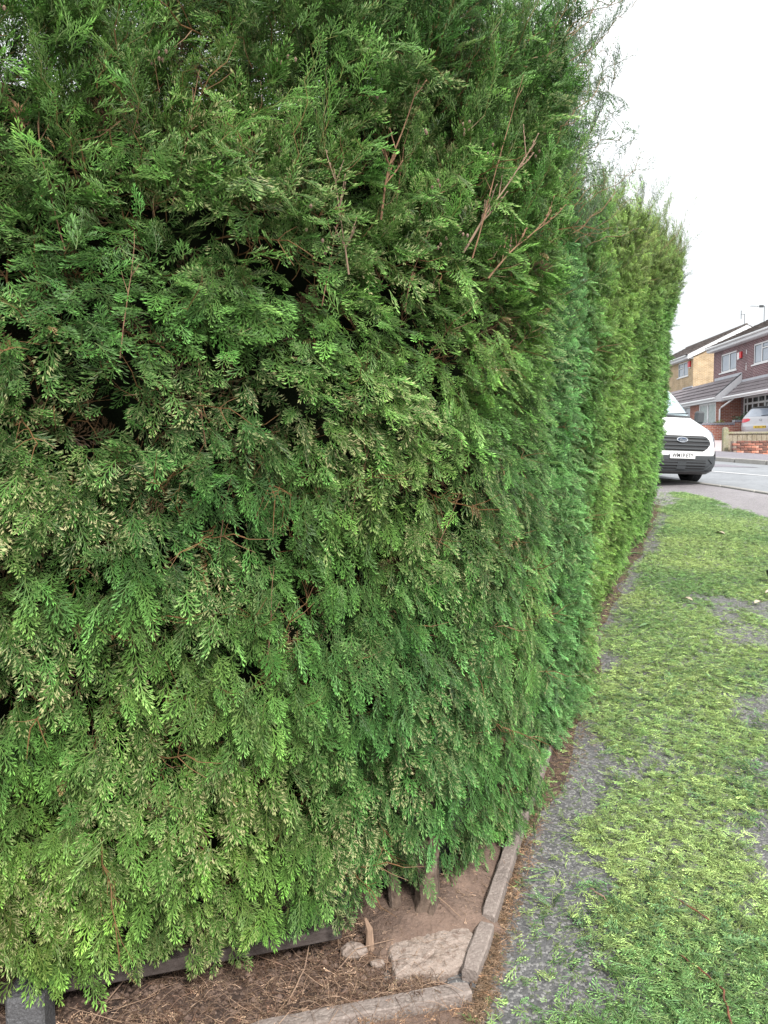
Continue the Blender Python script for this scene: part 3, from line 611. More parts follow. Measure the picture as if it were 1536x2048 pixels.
# bare dead twigs standing in the face
def twig(root, d, L, r, mat, name='dead_twig', nb=7, bl=.09, knob=True, parent=hedge):
    r *= .72; mb = MB(); p = Vector(root); d = Vector(d).normalized(); p = p-d*L*.15+Vector((-.01, .035, 0)); pts = [p.copy()]; K = 8
    for i in range(K): d = (d+Vector((random.gauss(0, .07), random.gauss(0, .07), random.gauss(0, .05)))).normalized(); p = p+d*L/K; pts.append(p.copy())
    mb.tube(pts, [r*(1-.7*i/K) for i in range(K+1)], 6)
    for k in range(nb):
        i = random.randint(2, K-1); q = pts[i]; dd = (d+Vector((random.uniform(-.9, .9), random.uniform(-.5, .2), random.uniform(-.2, .7)))).normalized(); l = bl*random.uniform(.4, 1.1)
        e = q+dd*l*.6+Vector((0, 0, l*.1)); f = e+(dd+Vector((0, 0, .5))).normalized()*l*.4; mb.tube([q, e, f], [r*.45, r*.38, r*.25], 5)
        if knob:
            for t in (.35, .6, .8, 1): c = q.lerp(f, t)+Vector((random.uniform(-1, 1), 0, random.uniform(-1, 1)))*r*.4; mb.tube([c-dd*.004, c, c+dd*.004], [r*.25, r*.62, r*.2], 5)
    return mb.obj(name, mat, parent)
def tw(s, z, out, dr, L, r, mat, **k):
    P, no, ta = face(np.array([s]), np.array([z])); p = P[0]+no[0]*out; d_ = ta[0]*dr[0]+no[0]*dr[1]; return twig((p[0], p[1], z), (d_[0], d_[1], dr[2]), L, r, mat, **k)
sy = s_of_y
tw(sy(2.09), 2.14, .01, (.0, .15, 1), .34, .0042, M_twig, nb=10, bl=.07)['label'] = 'reddish dead twig with side spurs in the upper face'
tw(sy(2.26), 2.10, .02, (.38, .3, 1), .40, .0050, M_twig2, nb=10, bl=.10)['label'] = 'pale bare branching twig right of centre'
tw(sy(2.33), 2.03, .03, (.75, .2, .9), .34, .0042, M_twig, nb=9, bl=.09)
tw(sy(2.27), 2.10, .04, (.32, .2, 1), .50, .0030, M_twig, nb=3, bl=.04, knob=False)['label'] = 'long thin straight bare stem leaning right'
tw(sy(2.03), 1.97, .0, (-.2, .1, 1), .24, .0036, M_twig2, nb=9, bl=.07)
tw(sy(2.14), 1.90, .02, (.1, .2, 1), .2, .0030, M_twig, nb=6, bl=.05)
for (x_, z_, dx_, L_) in ((-.45, 1.55, -.1, .22), (-.33, 1.0, .1, .26), (-.42, 1.28, .05, .2), (-.6, 1.75, .3, .28), (-.2, 1.9, .15, .25), (-.72, 2.0, -.2, .3), (-.12, 1.35, .2, .2), (.1, 1.25, .5, .18), (-.5, 2.1, .2, .3), (-.02, 2.15, .1, .3)):
    tw(float(np.interp(x_, HC[:, 0], HS)), z_, -.01, (dx_, .15, 1), L_, .0022, M_twig, nb=4, bl=.05, knob=False, name='bare_stem')
# small brown cone clusters near the top
nn = 24; s = rng.uniform(.5, s_of_y(2.9), nn); z = rng.uniform(1.95, 2.5, nn); P, no, ta = face(s, z); mb = MB()
for i in range(nn):
    for k in range(random.randint(2, 5)):
        c = Vector(P[i])+Vector((random.gauss(0, .011), random.gauss(0, .011), random.gauss(0, .011))); mb.tube([c-Vector((0, 0, .005)), c, c+Vector((0, 0, .005))], [.0016, .0044, .0016], 6)
M_cone = material('cone', (.20, .13, .09), .9, noise=[(60, (.28, .19, .15), .45, .6, .9)])
tag(mb.obj('cone_cluster', M_cone, hedge), kind='stuff')
# browned sprays in the face
nbw = 180; s = np.r_[rng.uniform(.4, s_of_y(3), 60), rng.uniform(s_of_y(2.45), s_of_y(2.8), 60), rng.uniform(s_of_y(3), SL, 60)]; z = np.r_[rng.uniform(.5, 2.3, 60), rng.uniform(1.15, 1.65, 60), rng.uniform(.8, 3.0, 60)]
P, no, ta, ax, nm = frond_axes(s, z, rnd(nbw, .3), nbw); P -= ax/np.linalg.norm(ax, axis=1, keepdims=True)*.06; P -= no*rng.uniform(0, .06, nbw)[:, None]
scatter('browned_sprays', P, ax, nm, rng.uniform(.3, .55, nbw), pick(iSP, nbw), np.array([.24, .14, .065])*np.exp(rnd((nbw, 1), .3)), np.full(nbw, .6), hedge)

# ------------------------------------------------------------------ CLIPPINGS on the pavement
def edge_x(y): return np.interp(y, [1.6, 2.03, 2.74, 3.5, 4.67, 6.2, 8.04, 10.4, 13.2, 14.5], [.10, .25, .48, .79, 1.17, 1.76, 2.59, 3.6, 4.7, 5.1])
def clip_pts(n, lo=1.55, hi=13.3, margin=.16):
    y = lo+(hi-lo)*rng.random(n*3)**1.35; w = np.interp(y, [1.5, 4, 8, 9.5, 11, 12.5, 13.3], [2.2, 2.6, 2.6, 1.9, 1.35, .85, .45]); u = rng.random(n*3); x = edge_x(y)+w*u+.02
    f = vnoise(x*2.1, y*1.5, 61)+vnoise(x*5.5, y*4, 62)*.7+vnoise(x*.9, y*.8, 63)*.8
    u_edge = (x-edge_x(y))
    lim = np.interp(u_edge, [0, .14, .22, .34, .6, 1.2, 2.0, 2.6], [.50, .16, -.22, -.48, -.72, -.55, -.25, .1])+np.interp(u_edge, [.75, 1.15, 1.7], [0, .32, .1])*np.interp(y, [4, 6], [1, -.6])+np.interp(y, [1.6, 2.2, 9, 12, 13.3], [.10, .0, .0, .10, .3])
    pr_ = np.clip((f-lim-.17)*4.2+.42, .07, 1); k = rng.random(n*3) < pr_; x, y = x[k], y[k]
    return x, y
M_clip = leafmat('clipping', wood=(.30, .20, .07), transl=.10)
R2 = np.random.default_rng(5)
def lin(r, L, n, w):
    sb = SB(); K = 6; P = [(r.normal(0, .003)*i, L*i/K, .002*sin(i)) for i in range(K+1)]; sb.axis(P, w, w*.5, (.15, 0))
    for k in range(n):
        f = r.uniform(.1, 1); a = rad(r.uniform(15, 40))*r.choice([-1, 1]); sb.leaf((0, L*f, .001), (sin(a), cos(a)), r.uniform(.010, .022), .0028, 0, r.uniform(.85, 1.15))
    return sb
CL = [src('clipping_spray', spray(R2, L=l, B=b, droop=.05, lw=.0036, ll=.011, gap=.0135, tipd=.3), M_clip) for l, b in ((.055, .017), (.04, .014), (.07, .019), (.03, .012))]
CL += [src('clipping_stalk', lin(R2, l, n, .0022), M_clip) for l, n in ((.07, 6), (.10, 9), (.05, 5), (.14, 10))]
def clippings(name, x, y, col, tsc=1.0, zlift=.028, pool=(0, 1, 2, 3, 4, 5, 6), scale=(.5, 1.05)):
    n = len(x); z = G(y)+.006+rng.random(n)**1.6*zlift; th = rng.uniform(0, 2*pi, n); ax = np.stack([cos_(th), sin_(th), rnd(n, .22)+.065*sin_(th)], 1); nm = np.array([0, 0, 1])+rng.normal(0, .42, (n, 3))
    return scatter(name, np.stack([x, y, z], 1), ax, nm, rng.uniform(*scale, n), rng.choice(np.array(pool), n), col, np.full(n, .4)*rng.random(n), None, CL)
cos_, sin_ = np.cos, np.sin
x, y = clip_pts(46000); n = len(x)
w = np.clip(vnoise(x*1.6, y*1.6, 71)*1.3+.52+rnd(n, .28), 0, 1)[:, None]
col = (np.array([.11, .22, .07])*(1-w)+np.array([.28, .38, .125])*w)*np.exp(np.clip(rnd((n, 1), .40), -1, .6))
far = np.clip((y-8.3)/2.5, 0, 1)[:, None]; col = col*(1-far*.3)+np.array([.17, .28, .13])*far*.4
o = clippings('hedge_clippings', x, y, col); tag(o, 'carpet of fresh green hedge clippings strewn over the pavement', 'clippings')
# crumbs: tiny cut leaf bits everywhere incl. thin areas
nc = 26000; y = 1.5+12*rng.random(nc)**1.25; x = edge_x(y)+.03+rng.random(nc)**.9*np.interp(y, [1.5, 8, 11, 13.5], [2.2, 2.7, 2.0, 1.2])
o = clippings('clipping_crumbs', x, y, np.array([.19, .26, .09])*np.exp(rnd((nc, 1), .3)), zlift=.004, pool=(3, 6), scale=(.22, .5)); tag(o, 'fine green crumbs of cut leaf between the clippings', 'clippings')
# brown litter along the hedge foot
nc = 8000; y = 1.9+10.5*rng.random(nc)**1.5; x = edge_x(y)+np.abs(rnd(nc, .06))*np.interp(y, [1.9, 2.9, 3.4, 6], [.35, .45, 1.5, 1.3])-.0
o = clippings('brown_litter', x, y, (np.array([.17, .115, .075])*np.exp(rnd((nc, 1), .5))), zlift=.010, pool=(3, 4, 6), scale=(.25, .7)); tag(o, 'brown dead leaf litter in the strip at the foot of the hedge', 'litter')
# darker heaps
nh = 1500; cx = np.array([(1.02, 2.15), (1.5, 3.1), (.78, 2.3), (2.1, 4.4), (3.0, 6.4), (4.1, 9.0), (3.6, 9.7), (4.5, 12.2), (2.0, 3.6), (1.4, 4.1)]); ci = rng.integers(0, len(cx), nh)
x = cx[ci, 0]+rnd(nh, .16)*(1+cx[ci, 1]*.05); y = cx[ci, 1]+rnd(nh, .12)*(1+cx[ci, 1]*.08); col = np.array([.085, .17, .065])*np.exp(rnd((nh, 1), .3))
o = clippings('dark_clippings', x, y, col, zlift=.03, pool=(0, 1, 2, 4, 5), scale=(.9, 1.5)); tag(o, 'darker bundled sprays lying among the paler clippings', 'clippings')

# strip of earth along the hedge foot
V = []; F = []; yy = np.linspace(1.95, 14.2, 150)
for i, y_ in enumerate(yy):
    e = float(edge_x(y_)); wv = .05*float(vnoise(y_*3, 0, 81))+.04
    for k, (dx, dz) in enumerate(((-1.3, .05), (-.5, .03), (-.12, .02), (-.02+wv*.4, .012), (.02+wv*np.interp(y_, [2.9, 3.3, 9], [.1, 2.2, 1.3]), .006), (.03+wv*np.interp(y_, [2.9, 3.3, 9], [.1, 3.2, 1.8]), .003))): V.append((e+dx*(1 if dx > 0 else float(np.interp(y_, [3.0, 3.3], [.02, 1]))), y_+.02*dx*(dx > 0), Gf(y_)+dz*(1 if dx > 0 else float(np.interp(y_, [3.0, 3.3], [.1, 1])))+(.008*float(vnoise(y_*9, k, 82)) if 0 < k < 4 else 0)))
for i in range(149):
    for k in range(5): q = i*6+k; F.append((q, q+1, q+7, q+6))
tag(mesh('hedge_foot_earth', V, F, M_soil), 'strip of dark earth under the hedge flank', kind='structure')

# ------------------------------------------------------------------ FOREGROUND BED
M_dry = leafmat('dry straw', wood=(.30, .2, .13), transl=.05)
def straw(r, L, k=1):
    sb = SB(); K = 5; b = r.normal(0, .25); P = [(b*L*(i/K)**2, L*i/K, .15*L*sin(pi*i/K)) for i in range(K+1)]; sb.axis(P, .0016, .0008, (0, 0)); return sb
DRY = [src('dry_spray', spray(R2, L=l, B=b, droop=.2, lw=.0026, ll=.009, gap=.012, tipd=.3, sparse=.4), M_dry) for l, b in ((.05, .018), (.035, .014))]+[src('straw', straw(R2, l), M_dry) for l in (.05, .08, .12, .03)]
DRY_ = DRY
V = []; F = []; nx, ny = 90, 60
for j in range(ny+1):
    for i in range(nx+1):
        u, v = i/nx, j/ny; x_ = -2.2+(2.65)*u; yb = np.interp(x_, [-2.2, -.2, .2, .45], [1.45, 1.86, 1.96, 2.2]); y_ = yb+(3.1-yb)*v**1.3
        if x_ > .2: y_ = max(y_, 1.96)
        xr = min(x_, float(edge_x(y_))-.035)
        z_ = .006+Gf(y_)*.6+.022*float(vnoise(xr*7, y_*7, 91))+.012*float(vnoise(xr*22, y_*22, 92))+.006*float(vnoise(xr*50, y_*50, 94))+.01
        z_ -= .05*float(np.clip((xr+.02)/.04, 0, 1)*np.clip((y_-2.03)/.03, 0, 1))
        if v < .02: z_ = Gf(y_)-.02
        V.append((xr, y_, z_))
for j in range(ny):
    for i in range(nx): q = j*(nx+1)+i; F.append((q, q+1, q+nx+2, q+nx+1))
tag(mesh('soil_bed', V, F, M_soil, smooth=True), 'dark crumbly soil bed under the front of the hedge', kind='structure')
# soil in front of the front edging
quadsheet('verge_soil', [(-2.4, 1.2), (.22, 1.2), (.23, 1.96), (-2.4, 1.40)], M_mud, .0075, 'earthy strip in front of the front edging stones', sub=10)
# dusty mound round the stem + sloped mortar haunch
def lump(name, cx_, cy_, rx, ry, h, mat, seed, parent=None, rough=.015, rot=0, n=40, flat=2.2, z0=0):
    V = []; F = []
    for j in range(n+1):
        for i in range(n+1):
            u, v = -1+2*i/n, -1+2*j/n; r_ = (abs(u)**4+abs(v)**4)**.25; k = 1/max(r_/max(math.hypot(u, v), 1e-6), 1e-6) if r_ > 0 else 1
            rr = math.hypot(u, v)*1.0; a_ = math.atan2(v, u); wob = 1+.10*float(vnoise(a_*1.3+seed+4, seed, seed))
            x_ = u*rx*wob; y_ = v*ry*wob; X = cx_+x_*cos(rot)-y_*sin(rot); Y = cy_+x_*sin(rot)+y_*cos(rot)
            e = max(0, 1-max(abs(u), abs(v))**flat); z_ = z0+Gf(Y)-.012+h*e**.6+rough*float(vnoise(X*16, Y*16, seed+1))*min(1, e*3)+rough*.45*float(vnoise(X*48, Y*48, seed+2))*min(1, e*3)
            V.append((X, Y, z_))
    for j in range(n):
        for i in range(n): q = j*(n+1)+i; F.append((q, q+1, q+n+2, q+n+1))
    return mesh(name, V, F, mat, parent, smooth=True)
tag(lump('earth_mound', .12, 2.33, .22, .17, .080, M_mud, 101, rough=.008, rot=.3), 'dusty brown mound of earth heaped round the knotted stem', kind='structure')
ft = thing('mortar_slab', (0, 0, 0), 'pale cracked mortar slab in the corner of the edging', 'slab')
V = []; F = []; K = 44; RR = 9; oc = [(0.0, 2.12), (.02, 2.052), (.10, 2.052), (.165, 2.062), (.222, 2.085), (.245, 2.13), (.268, 2.20), (.25, 2.235), (.17, 2.28), (.06, 2.27), (.0, 2.20)]
oc = np.array(oc+[oc[0]]); so_ = np.r_[0, np.cumsum(np.hypot(*np.diff(oc, axis=0).T))]; cxs, cys = .14, 2.15
for k in range(K):
    t = so_[-1]*k/K; X0, Y0 = np.interp(t, so_, oc[:, 0])+random.gauss(0, .003), np.interp(t, so_, oc[:, 1])+random.gauss(0, .003)
    for r_ in range(RR):
        f = [1.02, 1.0, .985, .95, .85, .68, .48, .26, .05][r_]; X, Y = cxs+(X0-cxs)*f, cys+(Y0-cys)*f
        h = [-.02, .016, .026, .032, .035, .037, .038, .038, .038][r_]; gv = abs(sin((X*.9+Y*.45)*95+2*float(vnoise(X*30, Y*30, 113))))**6*.004 if r_ > 2 else 0
        V.append((X, Y, Gf(Y)+h+.004*float(vnoise(X*14, Y*14, 111))+(.003*float(vnoise(X*70, Y*70, 112)) if r_ > 1 else 0)-gv+.03*(Y-2.15)))
for k in range(K):
    for r_ in range(RR-1): a, b = k*RR+r_, ((k+1) % K)*RR+r_; F.append((a, b, b+1, a+1))
F.append(tuple(k*RR+RR-1 for k in range(K))); mesh('slab', V, F, M_slab, ft)
lump('slab_chip', .205, 2.20, .028, .032, .045, M_slab, 121, parent=ft, rough=.01, rot=.7, n=14, flat=6)
hb = thing('mortar_haunch', (0, 0, 0), 'sloping earth stained concrete haunch against the side edging', 'concrete')
V = []; F = []; n_ = 26
for i in range(n_+1):
    y_ = 2.27+(3.1-2.27)*i/n_; e = float(edge_x(y_))-.04
    for k in range(9):
        u = k/8; x_ = e-.20*(1-u); z_ = Gf(y_)+float(np.interp(u, [0, .2, .5, 1], [-.03, .06, .085, .030]))*min(1, (i+.0)/5)-(.03 if i == 0 else 0)+.004*float(vnoise(x_*9, y_*9, 131))+.003*float(vnoise(x_*50, y_*50, 132)); V.append((x_, y_+.02*(1-u), z_))
for i in range(n_):
    for k in range(8): q = i*9+k; F.append((q, q+1, q+10, q+9))
mesh('haunch', V, F, M_mud, hb, smooth=True)
# edging stones
eg = thing('concrete_edging', (0, 0, 0), 'narrow weathered concrete edging meeting in a corner at the hedge foot', 'edging')
def edgestone(a, b, w, z0, z1, label=None, mat=M_edging):
    a, b = np.array(a), np.array(b); c = (a+b)/2; ln = np.hypot(*(b-a)); K = max(6, int(ln/.03)); ang = math.atan2(b[1]-a[1], b[0]-a[0]); V = []; F = []
    ring = [(-w/2, -.08), (w/2, -.08), (w/2, 1-.12), (w/2-.005, 1), (-w/2+.005, 1), (-w/2, 1-.12)]
    for i in range(K+1):
        t = i/K; p = a+(b-a)*t; g = Gf(p[1]); zz = z0+(z1-z0)*t; nx_, ny_ = -sin(ang), cos(ang); e = .004 if 0 < i < K else .0; pinch = .85 if i in (0, K) else 1
        for (o_, h) in ring:
            j = random.gauss(0, .0010); hh = h if h < 0 else h*zz*(1 if h < 1 else 1)
            V.append((p[0]+nx_*(o_+j)*pinch, p[1]+ny_*(o_+j)*pinch, g+(hh if h < 0 else hh+random.gauss(0, .0008)-(0 if pinch == 1 else .004))))
    m = len(ring)
    for i in range(K):
        for k in range(m): F.append((i*m+k, i*m+(k+1) % m, (i+1)*m+(k+1) % m, (i+1)*m+k))
    F.append(tuple(range(m))[::-1]); F.append(tuple(K*m+k for k in range(m)))
    o = mesh('edging_stone', V, F, mat, eg)
    if label: o['label'] = label
    return o
edgestone((.228, 2.045), (.302, 2.235), .050, .045, .05, 'short broken end piece at the corner')
edgestone((.308, 2.262), (.50, 2.80), .045, .055, .06, 'longer side piece above the break')
edgestone((.51, 2.83), (.80, 3.60), .045, .05, .05)
edgestone((.81, 3.63), (1.10, 4.50), .045, .05, .05)
edgestone((1.11, 4.53), (1.42, 5.38), .045, .05, .05)
edgestone((.222, 1.995), (-.36, 1.862), .052, .035, .03, 'front piece running left from the corner')
edgestone((-.37, 1.858), (-1.25, 1.65), .052, .03, .03)
# needles and crumbs lying on the mound, haunch and slab
from mathutils.bvhtree import BVHTree
trees = [BVHTree.FromPolygons([tuple(v.co) for v in o.data.vertices], [tuple(p.vertices) for p in o.data.polygons]) for o in bpy.data.objects if o.type == 'MESH' and o.name.split('.')[0] in ('earth_mound', 'slab', 'haunch', 'soil_bed')]
P = []; 
for i in range(2600):
    x_, y_ = random.uniform(-.12, .45), random.uniform(2.04, 2.75)
    if x_ > float(edge_x(y_))-.05: continue
    if x_ > .02 and y_ < 2.27 and random.random() < .72: continue
    zs2 = [h[0].z for h in (t.ray_cast(Vector((x_, y_, .6)), Vector((0, 0, -1))) for t in trees) if h[0] is not None]
    if zs2: P.append((x_, y_, max(zs2)+.002))
P = np.array(P); na = len(P); th = rng.uniform(0, 2*pi, na); ax = np.stack([cos_(th), sin_(th), rnd(na, .2)], 1)
o = scatter('mound_litter', P, ax, np.array([0, 0, 1])+rng.normal(0, .4, (na, 3)), rng.uniform(.15, .55, na), rng.integers(0, 3, na), np.array([.20, .135, .095])*np.exp(rnd((na, 1), .6)), np.full(na, .3), None, DRY_)
tag(o, 'brown needles and crumbs on the earth mound round the stem', 'litter')
# timber rail and post
fr = thing('knee_rail', (0, 0, 0), 'weathered timber rail on a grey post, mostly hidden by hanging foliage', 'fence')
A_, B_ = Vector((-1.7, 1.645, .135)), Vector((-.02, 2.15, .135)); dd = (B_-A_); M = Matrix.Translation(A_) @ Matrix.Rotation(math.atan2(dd.y, dd.x), 4, 'Z')
MB().bevbox(0, .74, -.022, .022, -.018, .018, .004, M, .001).obj('rail', M_rail, fr)
MB().bevbox(.745, dd.length-.12, -.022, .022, -.018, .018, .004, M, .001).obj('rail', M_rail, fr)
pM = Matrix.Translation((-.965, 1.885, 0)) @ Matrix.Rotation(math.atan2(dd.y, dd.x), 4, 'Z')
MB().bevbox(-.046, .046, -.046, .046, -.1, .165, .006, Matrix.Translation((-.905, 1.845, 0)) @ Matrix.Rotation(math.atan2(dd.y, dd.x)*.4, 4, 'Z'), .001).obj('post', M_post, fr)
# dry debris on the bed
def bedpts(n, clump=False):
    x_ = rng.uniform(-1.25, .15, n); y_ = rng.uniform(1.85, 2.3, n); y_ = np.maximum(y_, np.interp(x_, [-1.25, -.2, .2], [1.69, 1.93, 2.02]))
    k = (vnoise(x_*5, y_*5, 141)+vnoise(x_*13, y_*13, 142)*.6+rnd(n, .18)) > -.12; return x_[k], y_[k]
x, y = bedpts(8500); n = len(x); zb = .006+G(y)*.6+.022*vnoise(x*7, y*7, 91)+.012*vnoise(x*22, y*22, 92)+.012
col = np.where(rng.random((n, 1)) < .45, np.array([.26, .175, .12]), np.array([.12, .072, .05]))*np.exp(rnd((n, 1), .4))
th = rng.uniform(0, 2*pi, n); ax = np.stack([cos_(th), sin_(th), rnd(n, .25)], 1)
o = scatter('dry_debris', np.stack([x, y, zb+rng.random(n)*.012], 1), ax, np.array([0, 0, 1])+rng.normal(0, .4, (n, 3)), rng.uniform(.5, 1.15, n), rng.choice([0, 1, 1, 0, 5, 5, 2, 3, 4], n), col, np.full(n, .3), None, DRY)
tag(o, 'dry brown needles and straw lying on the soil bed', 'litter')
# debris along both edging joints
na = 900; t = rng.random(na); x = np.where(t < .5, .262+.27*(rng.random(na)*1.15), -.3+.6*rng.random(na)); y = np.where(t < .5, 2.02+(x-.262)*2.75+rnd(na, .01), 1.90+(x+.0)*.23+.0+rnd(na, .022)); x = x+np.where(t < .5, .018+rnd(na, .014), 0)
th = rng.uniform(0, 2*pi, na); ax = np.stack([cos_(th), sin_(th), rnd(na, .3)], 1)
o = scatter('joint_litter', np.stack([x, y, G(y)+.008+rng.random(na)*.012], 1), ax, np.array([0, 0, 1])+rng.normal(0, .4, (na, 3)), rng.uniform(.3, .7, na), rng.integers(0, 6, na), np.array([.24, .14, .08])*np.exp(rnd((na, 1), .45)), np.full(na, .3), None, DRY)
tag(o, 'brown litter caught along the edging stones', 'litter')
# soil crumbs
mb = MB()
for i in range(1600):
    x_, y_ = random.uniform(-1.1, .05), random.uniform(1.88, 2.25); r_ = random.uniform(.002, .007)*(1.6 if random.random() < .08 else 1)
    if y_ < np.interp(x_, [-1.25, -.2, .2], [1.72, 1.95, 2.04]): continue
    c = Vector((x_, y_, .012+Gf(y_)*.6+.022*float(vnoise(x_*7, y_*7, 91))+.012*float(vnoise(x_*22, y_*22, 92))+.006)); mb.tube([c-Vector((r_, 0, 0)), c+Vector((0, r_*.3, r_*.5)), c+Vector((r_, 0, 0))], [r_*.5, r_, r_*.4], 5)
tag(mb.obj('soil_crumbs', M_mud), 'crumbs of soil and grit on the bed', 'soil', kind='stuff')
# single sticks one can pick out
def stick(name, pts, r, mat, label, grp=None):
    mb = MB(); P = [Vector((a, b, Gf(b)+c)) for a, b, c in pts]; Q = []
    for i in range(len(P)-1):
        for k in range(4): Q.append(P[i].lerp(P[i+1], k/4)+Vector((random.gauss(0, r*.5), random.gauss(0, r*.5), random.gauss(0, r*.3))))
    Q.append(P[-1]); mb.tube(Q, [r*(1-.5*i/len(Q)) for i in range(len(Q))], 6); return tag(mb.obj(name, mat), label, 'twig', grp or 'loose twigs and stalks on the ground')
M_rtwig = material('red brown twig', (.20, .075, .04), .8, noise=[(60, (.09, .04, .03), .45, .6, .8)])
stick('fallen_twig', [(.875, 1.86, .03), (.905, 1.97, .035), (.88, 2.05, .03), (.845, 2.12, .025)], .0032, M_rtwig, 'red brown curved twig lying on clippings at the bottom right')
stick('fallen_twig', [(.99, 2.26, .03), (.94, 2.33, .035), (.90, 2.40, .025)], .0024, M_rtwig, 'short dark red twig on the clippings above the longest one')
stick('fallen_twig', [(.665, 2.42, .03), (.69, 2.38, .035), (.70, 2.36, .03)], .0035, M_twig2, 'short pale broken twig lying on darker sprays by the corner')
stick('fallen_twig', [(-.78, 1.86, .02), (-.75, 1.95, .04), (-.70, 2.03, .07)], .0024, M_twig2, 'pale forked dry stalk standing on the soil near the post')
stick('fallen_twig', [(-.755, 1.86, .02), (-.755, 1.96, .04)], .0018, M_twig2, 'thin dry stalk leaning beside the forked one')
stick('fallen_twig', [(-.27, 1.95, .02), (-.235, 2.05, .045), (-.225, 2.14, .08)], .0022, M_twig2, 'long pale curved stalk on the soil left of the dark hollow')
stick('fallen_twig', [(-.14, 2.07, .03), (-.09, 2.12, .05), (.02, 2.16, .05)], .0018, M_twig2, 'thin arched stalk over the bare soil beside the mortar slab')
stick('fallen_twig', [(.16, 2.29, .09), (.22, 2.22, .075)], .0018, M_twig2, 'pale straight stalk leaning on the earth mound')
# small stones under the rail
for (x_, y_, r_, lab) in ((-.10, 2.15, .035, 'rough pinkish stone lying under the rail end'), (-.03, 2.10, .018, 'small buff stone beside the pale splintered stem')):
    mb = MB(); V = []; F = []
    for j in range(7):
        for i in range(10):
            a, b = 2*pi*i/10, -pi/2+pi*j/6; k = 1+random.uniform(-.12, .12); V.append((x_+r_*1.25*cos(b)*cos(a)*k, y_+r_*.8*cos(b)*sin(a)*k, Gf(y_)+.02+r_*.65*sin(b)*k))
    for j in range(6):
        for i in range(10): F.append((j*10+i, j*10+(i+1) % 10, (j+1)*10+(i+1) % 10, (j+1)*10+i))
    tag(mesh('stone', V, F, M_slab), lab, 'stone', 'stones under the rail')
# fallen pale leaves
def leafmesh(name, x_, y_, L, w, rot, mat, label, lift=.03, curl=.3):
    V = []; F = []; K = 6
    for i in range(K+1):
        t = i/K; ww_ = w*sin(pi*min(1, t*.92+.06))**.8
        for k in (-1, 0, 1): V.append((k*ww_/2, L*t, curl*L*(.5-abs(t-.5))*.6+abs(k)*ww_*.25))
    for i in range(K):
        for k in range(2): q = i*3+k; F.append((q, q+1, q+4, q+3))
    M = Matrix.Translation((x_, y_, Gf(y_)+lift)) @ Matrix.Rotation(rot, 4, 'Z'); V = [tuple(M @ Vector(v)) for v in V]; return tag(mesh(name, V, F, mat), label, 'leaf', 'loose leaves on the clippings')
M_dl = material('pale dead leaf', (.50, .43, .33), .8, noise=[(60, (.36, .28, .2), .45, .65, .8)]); M_gl = material('green leaf', (.10, .20, .07), .5, noise=[(60, (.16, .26, .1), .45, .65, .8)])
for (x_, y_, L, w_, r_, m_, lab) in ((2.45, 6.05, .10, .05, .6, M_dl, 'pale grey dead leaf on the clippings beside the middle of the hedge'), (2.9, 5.95, .09, .05, -1.1, M_dl, 'smaller pale dead leaf to the right of the grey one'), (3.24, 6.3, .11, .05, 1.9, M_dl, 'buff dead leaf on the clippings near the black scrap'),
                                    (1.80, 5.35, .10, .04, -1.2, M_gl, 'broad fresh green leaf lying at the foot of the hedge'), (2.65, 7.9, .12, .05, 1.4, M_gl, 'dark green leaf flat on the clippings by the far flank'), (4.05, 9.1, .13, .06, .5, M_dl, 'pale leaf in the dark bundle at the clipping edge')):
    leafmesh('fallen_leaf', x_, y_, L, w_, r_, m_, lab)
# black scrap at the right frame edge
mb = MB(); mb.bevbox(-.015, .08, -.02, .02, 0, .13, .008, Matrix.Translation((3.40, 6.67, Gf(6.67)+.01)) @ Matrix.Rotation(rad(-18), 4, 'Y'), .003); mb.bevbox(-.02, .16, -.06, .06, 0, .02, .006, Matrix.Translation((3.46, 6.66, Gf(6.66)+.008)), .002)
tag(mb.obj('black_scrap', M_black), 'small black object among the clippings at the right edge of the view', 'scrap')

# ------------------------------------------------------------------ HOUSES
ANG = rad(-2.9)
HROT = math.atan2(-cos(ANG), sin(ANG))
def wall(name, x0, x1, z0, z1, y, holes, mat, parent, th=.1, axis='x', label=None):
    """upright wall in the plane y (or x) = const with true openings and reveals"""
    xs = sorted({x0, x1, *[h[0] for h in holes], *[h[1] for h in holes]}); zs = sorted({z0, z1, *[h[2] for h in holes], *[h[3] for h in holes]}); V = []; F = []
    def quad(*p): n = len(V); V.extend(p); F.append((n, n+1, n+2, n+3))
    for i in range(len(xs)-1):
        for j in range(len(zs)-1):
            cx_, cz_ = (xs[i]+xs[i+1])/2, (zs[j]+zs[j+1])/2
            if any(h[0] < cx_ < h[1] and h[2] < cz_ < h[3] for h in holes): continue
            quad((xs[i], y, zs[j]), (xs[i+1], y, zs[j]), (xs[i+1], y, zs[j+1]), (xs[i], y, zs[j+1]))
    for (a, b, c, d_) in holes:
        for p, q in (((a, c), (a, d_)), ((b, c), (b, d_)), ((a, c), (b, c)), ((a, d_), (b, d_))): quad((p[0], y, p[1]), (q[0], y, q[1]), (q[0], y+th, q[1]), (p[0], y+th, p[1]))
    if axis == 'y': V = [(b, a, c) for a, b, c in V]
    o = mesh(name, V, F, mat, parent)
    if label: o['label'] = label
    return o
